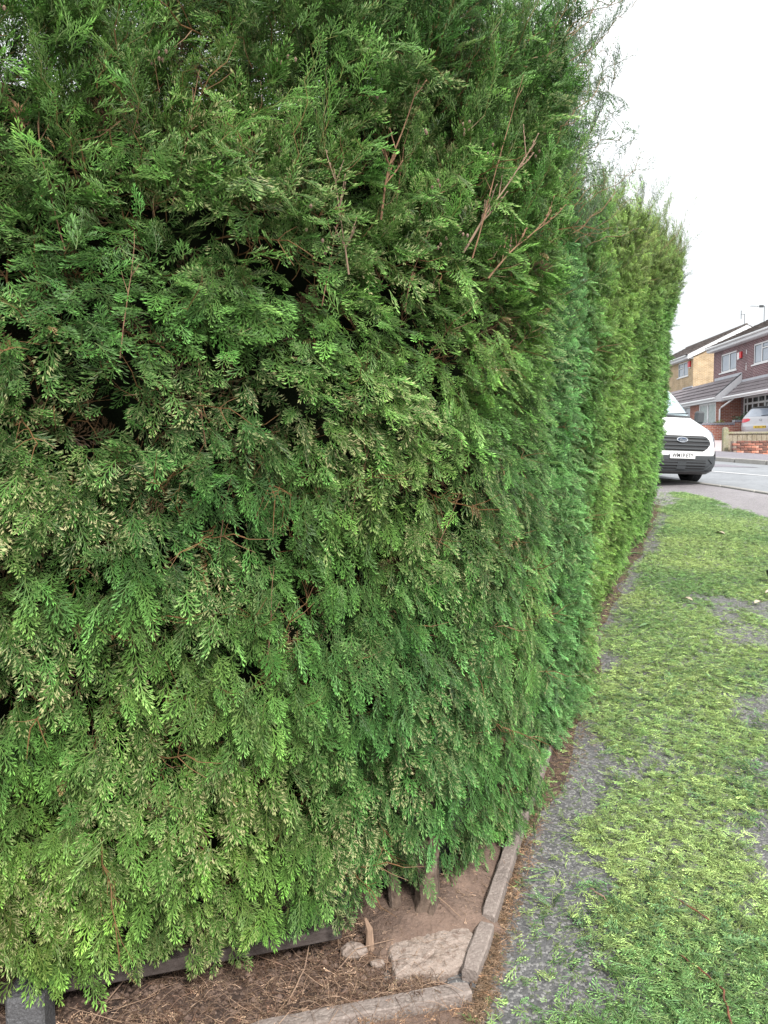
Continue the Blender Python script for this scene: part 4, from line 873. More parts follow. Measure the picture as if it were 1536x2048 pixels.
def window(parent, x0, x1, z0, z1, y, mull=(), trans=(), glass=M_glass, sill=True, fw=.07, name='window', deep=.05, bars=None):
    mb = MB(); y0, y1 = y-.012, y+deep
    mb.box(x0, x0+fw, y0, y1, z0, z1); mb.box(x1-fw, x1, y0, y1, z0, z1); mb.box(x0+fw, x1-fw, y0, y1, z0, z0+fw); mb.box(x0+fw, x1-fw, y0, y1, z1-fw, z1)
    for m_ in mull: mb.box(m_-fw*.55, m_+fw*.55, y0+.003, y1, z0+fw, z1-fw)
    f = mb.obj(name, M_white, parent); xs = [x0+fw, *mull, x1-fw]
    for i in range(len(xs)-1):
        a, b = xs[i]+(fw*.55 if i else 0), xs[i+1]-(fw*.55 if i < len(xs)-2 else 0); zz = [z0+fw, *[t for (t, which) in trans if which is None or i in which], z1-fw]
        for j in range(len(zz)-1):
            c, d_ = zz[j]+(fw*.4 if j else 0), zz[j+1]-(fw*.4 if j < len(zz)-2 else 0)
            if j: MB().box(a, b, y0+.005, y1-.004, c-fw*.8, c).obj('glazing_bar', M_white, f)
            MB().box(a, b, y+.018, y+.028, c, d_).obj('pane', glass, f)
            e = MB(); t_ = .022; e.box(a, a+t_, y+.008, y+.03, c, d_); e.box(b-t_, b, y+.008, y+.03, c, d_); e.box(a+t_, b-t_, y+.008, y+.03, c, c+t_); e.box(a+t_, b-t_, y+.008, y+.03, d_-t_, d_); e.obj('sash', M_trim if glass is M_glass else M_white, f)
    if sill: MB().box(x0-.12, x1+.12, y-.09, y+.05, z0-.06, z0-.002).obj('sill', M_white, f)
    # dark room behind
    return f
def roof_slope(parent, x0, x1, ya, za, yb, zb, n, mat, name='tile_course', th=.03, tiles=.3):
    """courses of tiles from eave (ya,za) up to ridge (yb,zb): each course is one stepped strip with tile joints"""
    L = math.hypot(yb-ya, zb-za); dy, dz = (yb-ya)/L, (zb-za)/L; ny_, nz_ = -dz, dy
    if nz_ < 0: ny_, nz_ = -ny_, -nz_
    for k in range(n):
        a, b = L*k/n-.02, L*(k+1)/n+.03; V = []; F = []; m = max(1, int((x1-x0)/tiles))
        for i in range(m):
            xa, xb = x0+(x1-x0)*i/m+.004, x0+(x1-x0)*(i+1)/m-.004; j = random.uniform(-.006, .006); q = len(V)
            for (xx) in (xa, xb):
                for (t, h) in ((a, 0), (a, th+j), (b, .006), (b, -.01)): V.append((xx, ya+dy*t+ny_*h, za+dz*t+nz_*h))
            F += [(q, q+1, q+5, q+4), (q+1, q+2, q+6, q+5), (q, q+3, q+2, q+1), (q+4, q+5, q+6, q+7)]
            # tile roll
        mesh(name, V, F, mat, parent)
HA = (17.874, 42.0, 2.10)
bh = thing('brown_brick_house', HA, 'dark brown brick house with white windows behind the silver car', 'house', HROT)
wall('wall', 0, 12, -.3, 4.68, 0, [(1.0, 3.0, 3.42, 4.38), (5.0, 7.6, 3.42, 4.38), (3.95, 8.2, .75, 1.96)], M_bb, bh)
V = [(0, 0, -.3), (0, 7.4, -.3), (0, 7.4, 4.68), (0, 3.7, 6.45), (0, 0, 4.68)]; mesh('gable_wall', V, [(0, 1, 2, 3, 4)], M_bbg, bh)
V = [(12, 0, -.3), (12, 7.4, -.3), (12, 7.4, 4.68), (12, 3.7, 6.45), (12, 0, 4.68)]; mesh('gable_wall', V, [(4, 3, 2, 1, 0)], M_bbg, bh); mesh('rear_wall', [(0, 7.4, -.3), (12, 7.4, -.3), (12, 7.4, 4.68), (0, 7.4, 4.68)], [(0, 1, 2, 3)], M_bb, bh)
MB().box(.15, 11.85, .35, 7.3, -.2, 4.5).obj('dark_interior', M_black, bh)
window(bh, 1.0, 3.0, 3.42, 4.38, .04, mull=(2.06,)); window(bh, 5.0, 7.6, 3.42, 4.38, .04, mull=(5.85, 6.7), trans=((4.1, (1,)),))
window(bh, 3.95, 8.2, .75, 1.96, .04, mull=(4.35, 4.95, 5.6, 6.3, 7.0, 7.6), trans=((1.62, None),), glass=M_dglass, fw=.06)
roof = MB().box(-.12, 12.1, -.34, -.30, 4.62, 4.82).obj('fascia', M_fascia, bh)
MB().box(-.12, 12.1, -.30, -.005, 4.60, 4.625).obj('soffit', M_fascia, bh)
mb = MB(); mb.tube([(-.16, -.40, 4.80), (12.1, -.40, 4.80)], .055, 8); mb.obj('gutter', M_white, bh)
roof_slope(bh, -.10, 12.1, -.42, 4.86, 3.7, 6.72, 13, M_tile, th=.035); roof_slope(bh, -.10, 12.1, 7.8, 4.86, 3.7, 6.72, 13, M_tile, th=.035)
mesh('roof_underlay', [(-.08, -.4, 4.80), (12.1, -.4, 4.80), (12.1, 3.7, 6.66), (-.08, 3.7, 6.66), (-.08, 7.78, 4.80), (12.1, 7.78, 4.80)], [(0, 1, 2, 3), (3, 2, 5, 4)], M_trim, bh)
mb = MB()
for k in range(30): mb.tube([(-.1+k*.41, 3.7, 6.70), (-.1+k*.41+.40, 3.7, 6.705)], .10, 8)
mb.obj('ridge_tiles', M_tile, bh)
mesh('bargeboard', [(-.11, -.36, 4.62), (-.11, -.36, 4.84), (-.11, 3.7, 6.70), (-.11, 3.7, 6.48), (-.08, -.36, 4.62), (-.08, -.36, 4.84), (-.08, 3.7, 6.70), (-.08, 3.7, 6.48)], [(0, 3, 2, 1), (4, 5, 6, 7), (0, 1, 5, 4)], M_fascia, bh)
ab = MB().bevbox(3.30, 3.53, -.09, -.003, 3.86, 4.20, .01).obj('alarm_box', M_white, bh); MB().bevbox(3.535, 3.76, -.088, -.003, 3.90, 4.21, .01).obj('alarm_cover', M_red, ab)
# mortar repair scars
for z_, h_ in ((4.02, .22), (3.25, .25), (3.55, .06)): MB().box(4.18, 4.24, -.006, -.001, z_, z_+h_).obj('mortar_scar', M_white, bh)
# lean-to with french doors (left), eaves 1 m forward
wall('extension_wall', -9, 3.72, -.3, 2.02, -1.0, [(.70, 3.15, -.1, 1.86), (-2.4, -.6, .6, 1.8)], M_rb, bh); wall('extension_side_wall', -1.0, 0, -.3, 2.2, 3.72, [], M_rbg, bh, axis='y')
window(bh, .70, 3.15, -.1, 1.86, -.96, mull=(1.92,), glass=M_glassd, sill=False, fw=.13, name='french_door'); window(bh, -2.4, -.6, .6, 1.8, -.96, mull=(-1.5,))
MB().box(-8.8, 3.5, -.85, -.1, -.2, 1.9).obj('dark_interior', M_black, bh)
MB().box(1.86, 1.90, -1.01, -.975, .85, 1.0).obj('door_handle', M_chrome, bh)
roof_slope(bh, -9, 3.74, -1.22, 1.98, -.02, 3.05, 5, M_tile2, th=.05, tiles=.33)
mesh('extension_roof_underlay', [(-9, -1.2, 1.93), (3.72, -1.2, 1.93), (3.72, -.01, 3.0), (-9, -.01, 3.0)], [(0, 1, 2, 3)], M_trim, bh)
mesh('extension_barge', [(3.76, -1.26, 1.78), (3.76, -1.26, 2.03), (3.76, -.01, 3.12), (3.76, -.01, 2.55), (3.80, -1.26, 1.78), (3.80, -1.26, 2.03), (3.80, -.01, 3.12), (3.80, -.01, 2.55), (3.76, -.6, 1.80), (3.80, -.6, 1.80)], [(0, 1, 2, 3, 8), (9, 7, 6, 5, 4), (1, 5, 6, 2), (0, 8, 9, 4), (8, 3, 7, 9)], M_fascia, bh)
MB().tube([(3.72, -1.24, 2.06), (3.72, -.03, 3.13)], .035, 6).obj('verge_strip', M_trim, bh)
MB().box(.3, 3.78, -.05, -.004, 3.06, 3.20).obj('lead_flashing', M_lead, bh); MB().box(-4.6, -3.0, -.12, -.05, 3.04, 3.12).obj('lead_flashing', M_lead, bh)
MB().box(-9, 3.78, -1.26, -1.22, 1.80, 1.97).obj('extension_fascia', M_fascia, bh); MB().box(-9, 3.78, -1.219, -1.0, 1.80, 1.83).obj('soffit', M_fascia, bh)
MB().tube([(-9, -1.31, 1.95), (3.8, -1.31, 1.95)], .05, 8).obj('gutter', M_white, bh)
MB().tube([(4.55, -.70, 1.86), (4.5, -.85, 1.74), (3.82, -.98, 1.50), (3.80, -1.05, 1.40), (3.80, -1.05, -.2)], .042, 8).obj('downpipe', M_white, bh)
# lean-to over the bay
roof_slope(bh, 3.86, 9.2, -.86, 1.98, -.02, 2.72, 4, M_tile2, th=.04, tiles=.33)
mesh('porch_roof_underlay', [(3.84, -.84, 1.93), (9.2, -.84, 1.93), (9.2, -.01, 2.68), (3.84, -.01, 2.68)], [(0, 1, 2, 3)], M_trim, bh)
MB().box(3.82, 9.2, -.90, -.86, 1.84, 1.98).obj('porch_fascia', M_fascia, bh); MB().tube([(3.9, -.94, 1.95), (9.2, -.94, 1.95)], .05, 8).obj('gutter', M_white, bh); MB().box(3.84, 9.2, -.05, -.004, 2.70, 2.82).obj('lead_flashing', M_lead, bh)
MB().box(3.82, 9.2, -.859, -.004, 1.97, 1.985).obj('soffit', M_trim, bh)
def aerial(name, loc, h, boom, label, dipoles, face_):
    r = thing(name, loc, label, 'aerial'); mb = MB(); mb.tube([(0, 0, -.3), (0, 0, h)], .016, 6); mb.obj('mast', M_trim, r)
    mb = MB(); bx_, by_ = face_; mb.tube([(0, 0, h-.03), (bx_*boom, by_*boom, h-.0)], .010, 5); mb.obj('boom', M_trim, r); mb = MB()
    for k in range(dipoles):
        t = boom*(k+.6)/dipoles; l = .11; mb.tube([(bx_*t+by_*l, by_*t-bx_*l, h-.02), (bx_*t-by_*l, by_*t+bx_*l, h-.02)], .006, 4)
    if dipoles < 4: mb.tube([(bx_*boom, by_*boom, h-.3), (bx_*boom, by_*boom, h+.22)], .02, 5)
    else: mb.bevbox(-.28, -.05, -.03, .03, h-.08, h+.05, .008)
    mb.obj('dipole', M_trim, r); return r
aerial('television_aerial', (23.18, 50.0, 9.2), .95, .22, 'short television aerial at the buff house gable peak', 2, (-1, 0)); aerial('television_aerial', (21.5, 44.0, 8.55), 1.0, .80, 'taller television aerial with a long boom above the brown roof', 8, (-1, -.05))
# buff house
HB = (19.963, 50.0, 2.163)
yh = thing('buff_brick_house', HB, 'yellow buff brick house with a white bargeboard gable beyond the brown one', 'house', HROT)
wall('wall', -11, 0, -.3, 5.36, 0, [(-2.95, -.95, 4.22, 5.16), (-8, -5.5, 4.22, 5.16)], M_yb, yh)
mesh('gable_wall', [(0, 0, -.3), (0, 6.5, -.3), (0, 6.5, 5.4), (0, 3.25, 7.05), (0, 0, 5.4)], [(4, 3, 2, 1, 0)], M_ybg, yh)
mesh('rear_wall', [(-11, 6.5, -.3), (0, 6.5, -.3), (0, 6.5, 5.4), (-11, 6.5, 5.4)], [(0, 1, 2, 3)], M_yb, yh); mesh('gable_wall', [(-11, 0, -.3), (-11, 6.5, -.3), (-11, 6.5, 5.4), (-11, 3.25, 7.05), (-11, 0, 5.4)], [(0, 1, 2, 3, 4)], M_ybg, yh)
MB().box(-10.8, -.15, .3, 6.3, -.2, 5.2).obj('dark_interior', M_black, yh)
window(yh, -2.95, -.95, 4.22, 5.16, .04, mull=(-1.95,), trans=((4.82, (0,)),)); window(yh, -8, -5.5, 4.22, 5.16, .04, mull=(-6.8,))
roof_slope(yh, -11.1, .14, -.42, 5.48, 3.25, 7.30, 12, M_tile, th=.035); roof_slope(yh, -11.1, .14, 6.92, 5.48, 3.25, 7.30, 12, M_tile, th=.035)
mesh('roof_underlay', [(-11.1, -.4, 5.42), (.1, -.4, 5.42), (.1, 3.25, 7.24), (-11.1, 3.25, 7.24), (-11.1, 6.9, 5.42), (.1, 6.9, 5.42)], [(0, 1, 2, 3), (3, 2, 5, 4)], M_trim, yh)
mb = MB()
for k in range(27): mb.tube([(-11.1+k*.415, 3.25, 7.28), (-11.1+k*.415+.40, 3.25, 7.285)], .10, 8)
mb.obj('ridge_tiles', M_tile, yh)
for sg in (0, 1):
    yA = -.40 if sg == 0 else 6.9; V = [(.11, yA, 5.18), (.11, yA, 5.46), (.11, 3.25, 7.26), (.11, 3.25, 6.86), (.145, yA, 5.18), (.145, yA, 5.46), (.145, 3.25, 7.26), (.145, 3.25, 6.86)]
    mesh('bargeboard', V, [(0, 1, 2, 3), (7, 6, 5, 4), (0, 3, 7, 4), (1, 5, 6, 2), (0, 4, 5, 1)], M_fascia, yh)
MB().box(-11, .10, -.36, -.32, 5.24, 5.44).obj('fascia', M_fascia, yh); MB().box(-11, .10, -.319, -.004, 5.22, 5.245).obj('soffit', M_fascia, yh); MB().tube([(-11, -.41, 5.42), (-.2, -.41, 5.42)], .055, 8).obj('gutter', M_white, yh)
ab = MB().bevbox(-.78, -.40, -.10, -.003, 4.72, 5.10, .012).obj('alarm_box', M_red, yh); MB().box(-.60, -.42, -.09, -.004, 4.66, 4.715).obj('alarm_base', M_white, yh)

# retaining wall
rw = thing('retaining_wall', (0, 0, 0), 'low red brick garden wall with blue brick coping below the french doors', 'wall')
def rwall(x0, y0, x1, y1, zt, z0):
    L = math.hypot(x1-x0, y1-y0); M = Matrix.Translation((x0, y0, 0)) @ Matrix.Rotation(math.atan2(y1-y0, x1-x0), 4, 'Z')
    for nm_, a, b, c, d_, m_ in (('wall', z0, zt-.11, 0, .22, M_rb), ('coping', zt-.11, zt, -.02, .24, M_cop)):
        o = MB().bevbox(0, L, c, d_, a, b, .006).obj(nm_, m_, rw); o.matrix_local = M
rwall(13.0, 35.2, 16.05, 35.3, 2.74, 1.7); rwall(16.06, 35.35, 16.75, 35.38, 2.86, 1.7)
# back lawn / bed behind wall for the plants
def leafy(name, c, r, n, cols, size, label, cat='shrub', fl=1.0):
    root = thing(name, c, label, cat); V = []; F = []
    for i in range(n):
        u = np.random.default_rng(i+int(c[0]*100)).normal(0, 1, 3); u /= np.linalg.norm(u); rr = r*(.45+.55*random.random()**.5)*(1+.25*math.sin(u[0]*5+u[2]*7)); p = Vector((u[0]*rr, u[1]*rr, abs(u[2])*rr*fl)); a = Vector((random.gauss(0, 1), random.gauss(0, 1), random.gauss(0, 1))).normalized(); b = a.cross(Vector((random.gauss(0, 1), random.gauss(0, 1), random.gauss(0, 1)))).normalized(); q = len(V); s_ = size*random.uniform(.6, 1.3)
        V += [tuple(p-a*s_), tuple(p+b*s_*.4), tuple(p+a*s_), tuple(p-b*s_*.4)]; F.append((q, q+1, q+2, q+3))
    m = material(name+' leaf', cols[0], .55, noise=[(9, cols[1], .45, .6, .9), (30, cols[2], .55, .7, .8)]); tag(mesh('crown', V, F, m, root), kind='stuff')
    mb = MB()
    for k in range(5): a = random.uniform(0, 6.28); mb.tube([(0, 0, -.35), (cos(a)*r*.3, sin(a)*r*.3, r*.4*fl), (cos(a)*r*.6, sin(a)*r*.6, r*.8*fl)], [.02, .014, .006], 5)
    mb.obj('trunk', M_bark, root)
leafy('garden_shrub', (17.0, 36.6, 2.62), .50, 900, ((.04, .08, .04), (.08, .16, .06), (.45, .42, .36)), .055, 'dark green garden shrub between the downpipe and the silver car', fl=1.15)
leafy('low_shrub', (15.55, 35.9, 2.62), .30, 420, ((.16, .18, .03), (.28, .30, .05), (.10, .13, .03)), .035, 'small yellow green bush behind the coping of the garden wall', fl=.8)

# timber fence and ruined brick wall across the road
tf = thing('timber_fence', (0, 0, 0), 'short weathered board fence with a mossy round topped post', 'fence')
mb = MB(); pz = Gf(22.9); px_ = 10.14
for sx in (0,):
    V = []; prof = [(-.075, 0), (.075, 0), (.075, .72), (.055, .775), (.02, .80), (-.02, .80), (-.055, .775), (-.075, .72)]
    for y_ in (22.85, 22.97):
        for a, b in prof: V.append((px_+a, y_, pz+b))
    mesh('post', V, [tuple(range(8)), tuple(range(15, 7, -1))]+[(i, i+8, (i+1) % 8+8, (i+1) % 8) for i in range(8)], M_fpost, tf)
for k in range(22):
    x_ = px_+.10+k*.142; zt = .60+random.uniform(-.012, .012)
    MB().bevbox(x_, x_+.132, 22.93+random.uniform(-.004, .004), 22.955, pz+.02, pz+zt, .004, None, .003).obj('fence_board', M_fence, tf)
MB().bevbox(px_+.08, px_+3.3, 22.885, 22.928, pz+.60, pz+.66, .006).obj('top_rail', M_fpost, tf); MB().bevbox(px_+.08, px_+3.3, 22.96, 23.0, pz+.15, pz+.22, .006).obj('lower_rail', M_fence, tf)
bw = thing('old_brick_wall', (0, 0, 0), 'crumbling low red brick wall in front of the board fence', 'wall'); bz = Gf(22.45)-.01
wx0 = 10.17
MB().box(wx0+.02, wx0+3.2, 22.46, 22.66, bz, bz+.42).obj('mortar_core', M_mortar, bw)
bms = []
for m_ in (M_brickr, M_brickp, M_brickd, M_brickd):
    for q in range(3):
        o = MB().bevbox(0, .205, 0, .10, 0, .062, .007, None, .006); me = bpy.data.meshes.new('brick'); me.from_pydata(o.V, [], o.F); me.materials.append(m_); bms.append(me)
for c in range(6):
    xx = wx0+(.11 if c % 2 else 0)-.0; kx = 0
    while xx < wx0+3.1:
        if not (c == 5 and random.random() < .18):
            o = bpy.data.objects.new('brick', random.choice(bms)); COL.objects.link(o); o.parent = bw; o.location = (xx, 22.44+random.uniform(-.012, .008), bz+.004+c*.072); o.rotation_euler = (random.gauss(0, .02), random.gauss(0, .015), random.gauss(0, .015))
        xx += .217

# ------------------------------------------------------------------ VEHICLES
def slices(prof, W, C, rear, n=26, ns=6, bulge=.0, e=2.3, s0=.42, crown=None):
    """prof rows: (z, y_front, y_rear, half width). closed rings stacked in z"""
    V = []; rings = []
    for (z, yf, yr, w) in prof:
        ring = []
        for k in range(n+1):
            s = -1+2*k/n; c = max(0, (abs(s)-s0)/(1-s0))**e; ring.append((s*w, yf+C*c, z))
        for k in range(1, ns): t = k/ns; ring.append((w+bulge*sin(pi*t), yf+C+(yr-rear-(yf+C))*t, z))
        for k in range(n+1):
            s = 1-2*k/n; c = max(0, (abs(s)-s0)/(1-s0))**e; ring.append((s*w, yr-rear*c, z))
        for k in range(1, ns): t = 1-k/ns; ring.append((-w-bulge*sin(pi*t), yf+C+(yr-rear-(yf+C))*t, z))
        rings.append(ring)
    m = len(rings[0]); F = []
    for r_ in rings: V += r_
    for i in range(len(rings)-1):
        for k in range(m): F.append((i*m+k, i*m+(k+1) % m, (i+1)*m+(k+1) % m, (i+1)*m+k))
    F.append(tuple(range(m))[::-1])
    # crowned top
    zt = prof[-1][0]; base_i = (len(rings)-1)*m; prev = base_i; cx_ = sum(v[0] for v in rings[-1])/m; cy_ = sum(v[1] for v in rings[-1])/m
    for f, dz in ((.9, .02), (.7, .038), (.35, .05)):
        st = len(V); V += [(cx_+(v[0]-cx_)*f, cy_+(v[1]-cy_)*f, zt+dz) for v in rings[-1]]
        for k in range(m): F.append((prev+k, prev+(k+1) % m, st+(k+1) % m, st+k))
        prev = st
    F.append(tuple(prev+k for k in range(m)))
    return V, F
class Nose:
    def __init__(s, prof, C, e=2.3, s0=.42): s.p = np.array(prof); s.C = C; s.e = e; s.s0 = s0
    def pt(s, x, z, off=.005):
        yf = np.interp(z, s.p[:, 0], s.p[:, 1]); w = np.interp(z, s.p[:, 0], s.p[:, 3])
        c = lambda x_, z_: np.interp(z_, s.p[:, 0], s.p[:, 1])+s.C*max(0, (min(abs(x_)/np.interp(z_, s.p[:, 0], s.p[:, 3]), 1)-s.s0)/(1-s.s0))**s.e
        y = c(x, z); h = .01; dyx = (c(x+h, z)-c(x-h, z))/(2*h); dyz = (c(x, z+h)-c(x, z-h))/(2*h); n = Vector((dyx, -1, dyz)).normalized(); return (x+n.x*off, y+n.y*off, z+n.z*off)
    def patch(s, name, rows, mat, parent, off=.006, n=16, sub=4, smooth=True, back=True):
        R = []
        for i in range(len(rows)-1):
            for k in range(sub): t = k/sub; R.append(tuple(rows[i][j]*(1-t)+rows[i+1][j]*t for j in range(3)))
        R.append(rows[-1]); V = []; F = []
        for (z, a, b) in R:
            for k in range(n+1): V.append(s.pt(a+(b-a)*k/n, z, off))
        m = n+1
        for i in range(len(R)-1):
            for k in range(n): F.append((i*m+k, i*m+k+1, (i+1)*m+k+1, (i+1)*m+k))
        # rim so that the patch has thickness
        rim = [k for k in range(m)]+[i*m+n for i in range(1, len(R))]+[(len(R)-1)*m+k for k in range(n-1, -1, -1)]+[i*m for i in range(len(R)-2, 0, -1)]
        st = len(V); allrc = [(R[i//m][0], R[i//m][1]+(R[i//m][2]-R[i//m][1])*(i % m)/n) for i in rim]
        V += [s.pt(x_, z_, min(off, 0)-.012) for z_, x_ in allrc]
        L_ = len(rim)
        for k in range(L_): F.append((rim[k], st+k, st+(k+1) % L_, rim[(k+1) % L_]))
        return mesh(name, V, F, mat, parent, smooth=False)
def wheel(parent, x, y, r, w, name='wheel', steer=0):
    root = bpy.data.objects.new(name, None); COL.objects.link(root); root.parent = parent; root.location = (x, y, r); root.rotation_euler = (0, 0, steer)
    prof = [(-w/2, r*.66), (-w/2-.004, r*.8), (-w/2+.012, r*.95), (-w/2+.03, r*.995), (-w*.2, r), (-w*.19, r*.98), (-w*.16, r*.98), (-w*.15, r), (-.006, r), (-.004, r*.98), (.004, r*.98), (.006, r), (w*.15, r), (w*.16, r*.98), (w*.19, r*.98), (w*.2, r), (w/2-.03, r*.995), (w/2-.012, r*.95), (w/2+.004, r*.8), (w/2, r*.66)]
    n = 40; V = []; F = []; m = len(prof)
    for k in range(n):
        a = 2*pi*k/n; V += [(px2, rr*cos(a), rr*sin(a)) for px2, rr in prof]
    for k in range(n):
        for j in range(m): F.append((k*m+j, k*m+(j+1) % m, ((k+1) % n)*m+(j+1) % m, ((k+1) % n)*m+j))
    mesh('tyre', V, F, M_tyre, root)
    mb = MB(); sx = 1 if x > 0 else -1; mb.tube([(sx*(w/2-.03), 0, 0), (sx*(w/2-.01), 0, 0)], [r*.66, r*.62], 28)
    for k in range(5): a = 2*pi*k/5; mb.tube([(sx*(w/2-.012), r*.2*cos(a), r*.2*sin(a)), (sx*(w/2-.0), r*.6*cos(a), r*.6*sin(a))], [.03, .022], 6)
    mb.obj('rim', M_rim, root); return root
def text(name, s, size, mat, parent, M, ext=.0015, shear=0, sx=1.0):
    c = bpy.data.curves.new(name, 'FONT'); c.body = s; c.size = size; c.extrude = ext; c.align_x = 'CENTER'; c.align_y = 'CENTER'; c.shear = shear; c.materials.append(mat); c.offset = .0012 if size > .06 else .0
    tmp = bpy.data.objects.new(name, c); COL.objects.link(tmp); bpy.context.view_layer.update()
    me = bpy.data.meshes.new_from_object(tmp.evaluated_get(bpy.context.evaluated_depsgraph_get())); bpy.data.objects.remove(tmp)
    me.materials.clear(); me.materials.append(mat); o = bpy.data.objects.new(name, me); COL.objects.link(o); o.parent = parent; o.matrix_local = M @ Matrix.Diagonal((sx, 1, 1, 1)); return o
FACE = Matrix.Rotation(rad(90), 4, 'X')       # text lying in XY -> upright, read from -Y

# van: local frame  x = picture right, y = towards its rear, z up
VP = [(.24, .14, 4.90, .88), (.30, .05, 4.95, .94), (.42, .0, 4.97, .975), (.56, .0, 4.97, .99), (.68, .02, 4.97, .995), (.82, .045, 4.97, .995), (.94, .085, 4.97, .99), (1.00, .13, 4.97, .985), (1.05, .22, 4.97, .98), (1.12, .40, 4.97, .965), (1.20, .60, 4.96, .95), (1.27, .78, 4.95, .935), (1.32, .86, 4.95, .925), (1.50, 1.06, 4.93, .885), (1.70, 1.30, 4.90, .83), (1.80, 1.44, 4.88, .80), (1.86, 1.58, 4.86, .775), (1.90, 1.75, 4.84, .74), (1.92, 1.95, 4.82, .70)]
vr = thing('panel_van', (5.462, 14.218, Gf(14.3)+.012), 'white panel van parked beyond the end of the hedge', 'van')
vr.rotation_euler = (Matrix.Rotation(rad(12), 4, 'Z') @ Matrix.Rotation(rad(3.4), 4, 'X') @ Matrix.Rotation(rad(2.2), 4, 'Y')).to_euler()
zs_ = np.unique(np.r_[[p[0] for p in VP], np.linspace(.24, 1.92, 40)]); vpa = np.array(VP); VPf = [(z, *[float(np.interp(z, vpa[:, 0], vpa[:, j])) for j in (1, 2, 3)]) for z in zs_]
V, F = slices(VPf, None, .46, .12, bulge=.012); mesh('body', V, F, M_van, vr, smooth=True)
nose = Nose(VP, .46)
MB().box(-.85, .85, .6, 4.7, .2, .34).obj('underbody', M_black, vr)
bm_ = nose.patch('bumper', [(.25, -.86, .86), (.33, -.945, .945), (.48, -.975, .975), (.585, -.98, .98)], M_trim, vr, off=.014, n=40)
nose.patch('lower_grille', [(.34, -.50, .50), (.50, -.50, .50)], M_black, bm_, off=.016, n=14)
for z_ in (.365, .415, .462): nose.patch('grille_bar', [(z_, -.49, .49), (z_+.018, -.49, .49)], M_trim, bm_, off=.030, n=14, sub=1)
nose.patch('tow_cover', [(.35, -.09, .09), (.48, -.09, .09)], M_trim, bm_, off=.034, n=3, sub=1)
nose.patch('bumper_lip', [(.255, -.80, .80), (.30, -.88, .88)], M_black, bm_, off=.030, n=30, sub=1)
for sg in (-1, 1):
    a = nose.patch('corner_vent', [(z, min(sg*p, sg*q), max(sg*p, sg*q)) for z, p, q in ((.42, .84, .965), (.50, .79, .978), (.60, .76, .985), (.66, .90, .988))], M_black, bm_, off=.020, n=8)
    nose.patch('fog_lamp', [(z, min(sg*p, sg*q), max(sg*p, sg*q)) for z, p, q in ((.50, .905, .955), (.55, .895, .955))], M_lamp, bm_, off=.03, n=4, sub=1)
    nose.patch('bumper_flare', [(z, min(sg*p, sg*q), max(sg*p, sg*q)) for z, p, q in ((.34, .52, .86), (.44, .66, .83), (.52, .55, .78))], M_trim, bm_, off=.030, n=8)
gr = nose.patch('grille', [(.665, -.44, .44), (.72, -.54, .54), (.80, -.62, .62), (.87, -.60, .60), (.93, -.52, .52), (.945, -.46, .46)], M_black, vr, off=.008, n=30)
for z_, hw in ((.705, .49), (.775, .57), (.845, .575), (.905, .53)): nose.patch('grille_bar', [(z_-.011, -hw, hw), (z_+.013, -hw, hw)], M_trim, gr, off=.030, n=24, sub=1)
fr_ = [(.655, -.46, .46), (.668, -.46, .46)]
# badge
def ellipse(name, cx_, cz_, rx, rz, mat, parent, off, th=.006):
    V = [nose.pt(cx_, cz_, off+th)]; n = 32
    for k in range(n): a = 2*pi*k/n; V.append(nose.pt(cx_+rx*cos(a), cz_+rz*sin(a), off+th*.6))
    for k in range(n): a = 2*pi*k/n; V.append(nose.pt(cx_+rx*cos(a), cz_+rz*sin(a), off-.01))
    F = [(0, 1+k, 1+(k+1) % n) for k in range(n)]+[(1+k, 1+n+k, 1+n+(k+1) % n, 1+(k+1) % n) for k in range(n)]; return mesh(name, V, F, mat, parent)
bd = ellipse('badge', 0, .862, .115, .046, M_chrome, vr, .034); ellipse('badge_field', 0, .862, .096, .036, M_blue, bd, .040)
text('badge_lettering', 'Ford', .068, M_chrome, bd, Matrix.Translation((0, nose.pt(0, .862)[1]-.052, .864)) @ FACE, shear=.35, sx=1.15)
# number plate
pl = MB().bevbox(-.26, .26, -.034, -.020, .525, .636, .004).obj('number_plate', M_plw, vr)
text('plate_characters', 'WM19 ETY', .104, M_black, pl, Matrix.Translation((0, -.0355, .581)) @ FACE, sx=.86)
for sg in (-1, 1):
    rows = [(.74, .835, .86), (.80, .80, .925), (.88, .745, .935), (.96, .715, .935), (1.03, .73, .925), (1.09, .80, .91)]
    hl = nose.patch('headlight', [(z, min(sg*a, sg*b), max(sg*a, sg*b)) for z, a, b in rows], M_lamp, vr, off=.007, n=10)
    nose.patch('daytime_lamp', [(z, min(sg*a, sg*b), max(sg*a, sg*b)) for z, a, b in ((.80, .81, .83), (.90, .765, .79), (1.0, .75, .775))], M_chrome, hl, off=.012, n=3)
nose.patch('cowl', [(1.275, -.84, .84), (1.315, -.84, .84)], M_black, vr, off=.006, n=24, sub=1)
ws = nose.patch('windscreen', [(1.318, -.855, .855), (1.45, -.83, .83), (1.65, -.76, .76), (1.82, -.68, .68)], M_ws, vr, off=.006, n=32)
nose.patch('windscreen_edge', [(1.30, .845, .885), (1.5, .80, .835), (1.7, .735, .77), (1.84, .67, .70)], M_trim, ws, off=.004, n=2); nose.patch('windscreen_edge', [(1.30, -.885, -.845), (1.5, -.835, -.80), (1.7, -.77, -.735), (1.84, -.70, -.67)], M_trim, ws, off=.004, n=2)
for a, b in (((-.75, 1.30), (.18, 1.345)), ((-.05, 1.30), (.80, 1.36))):
    P = [nose.pt(a[0]+(b[0]-a[0])*t, a[1]+(b[1]-a[1])*t, .03) for t in np.linspace(0, 1, 10)]; MB().tube(P, .010, 5).obj('wiper', M_black, vr)
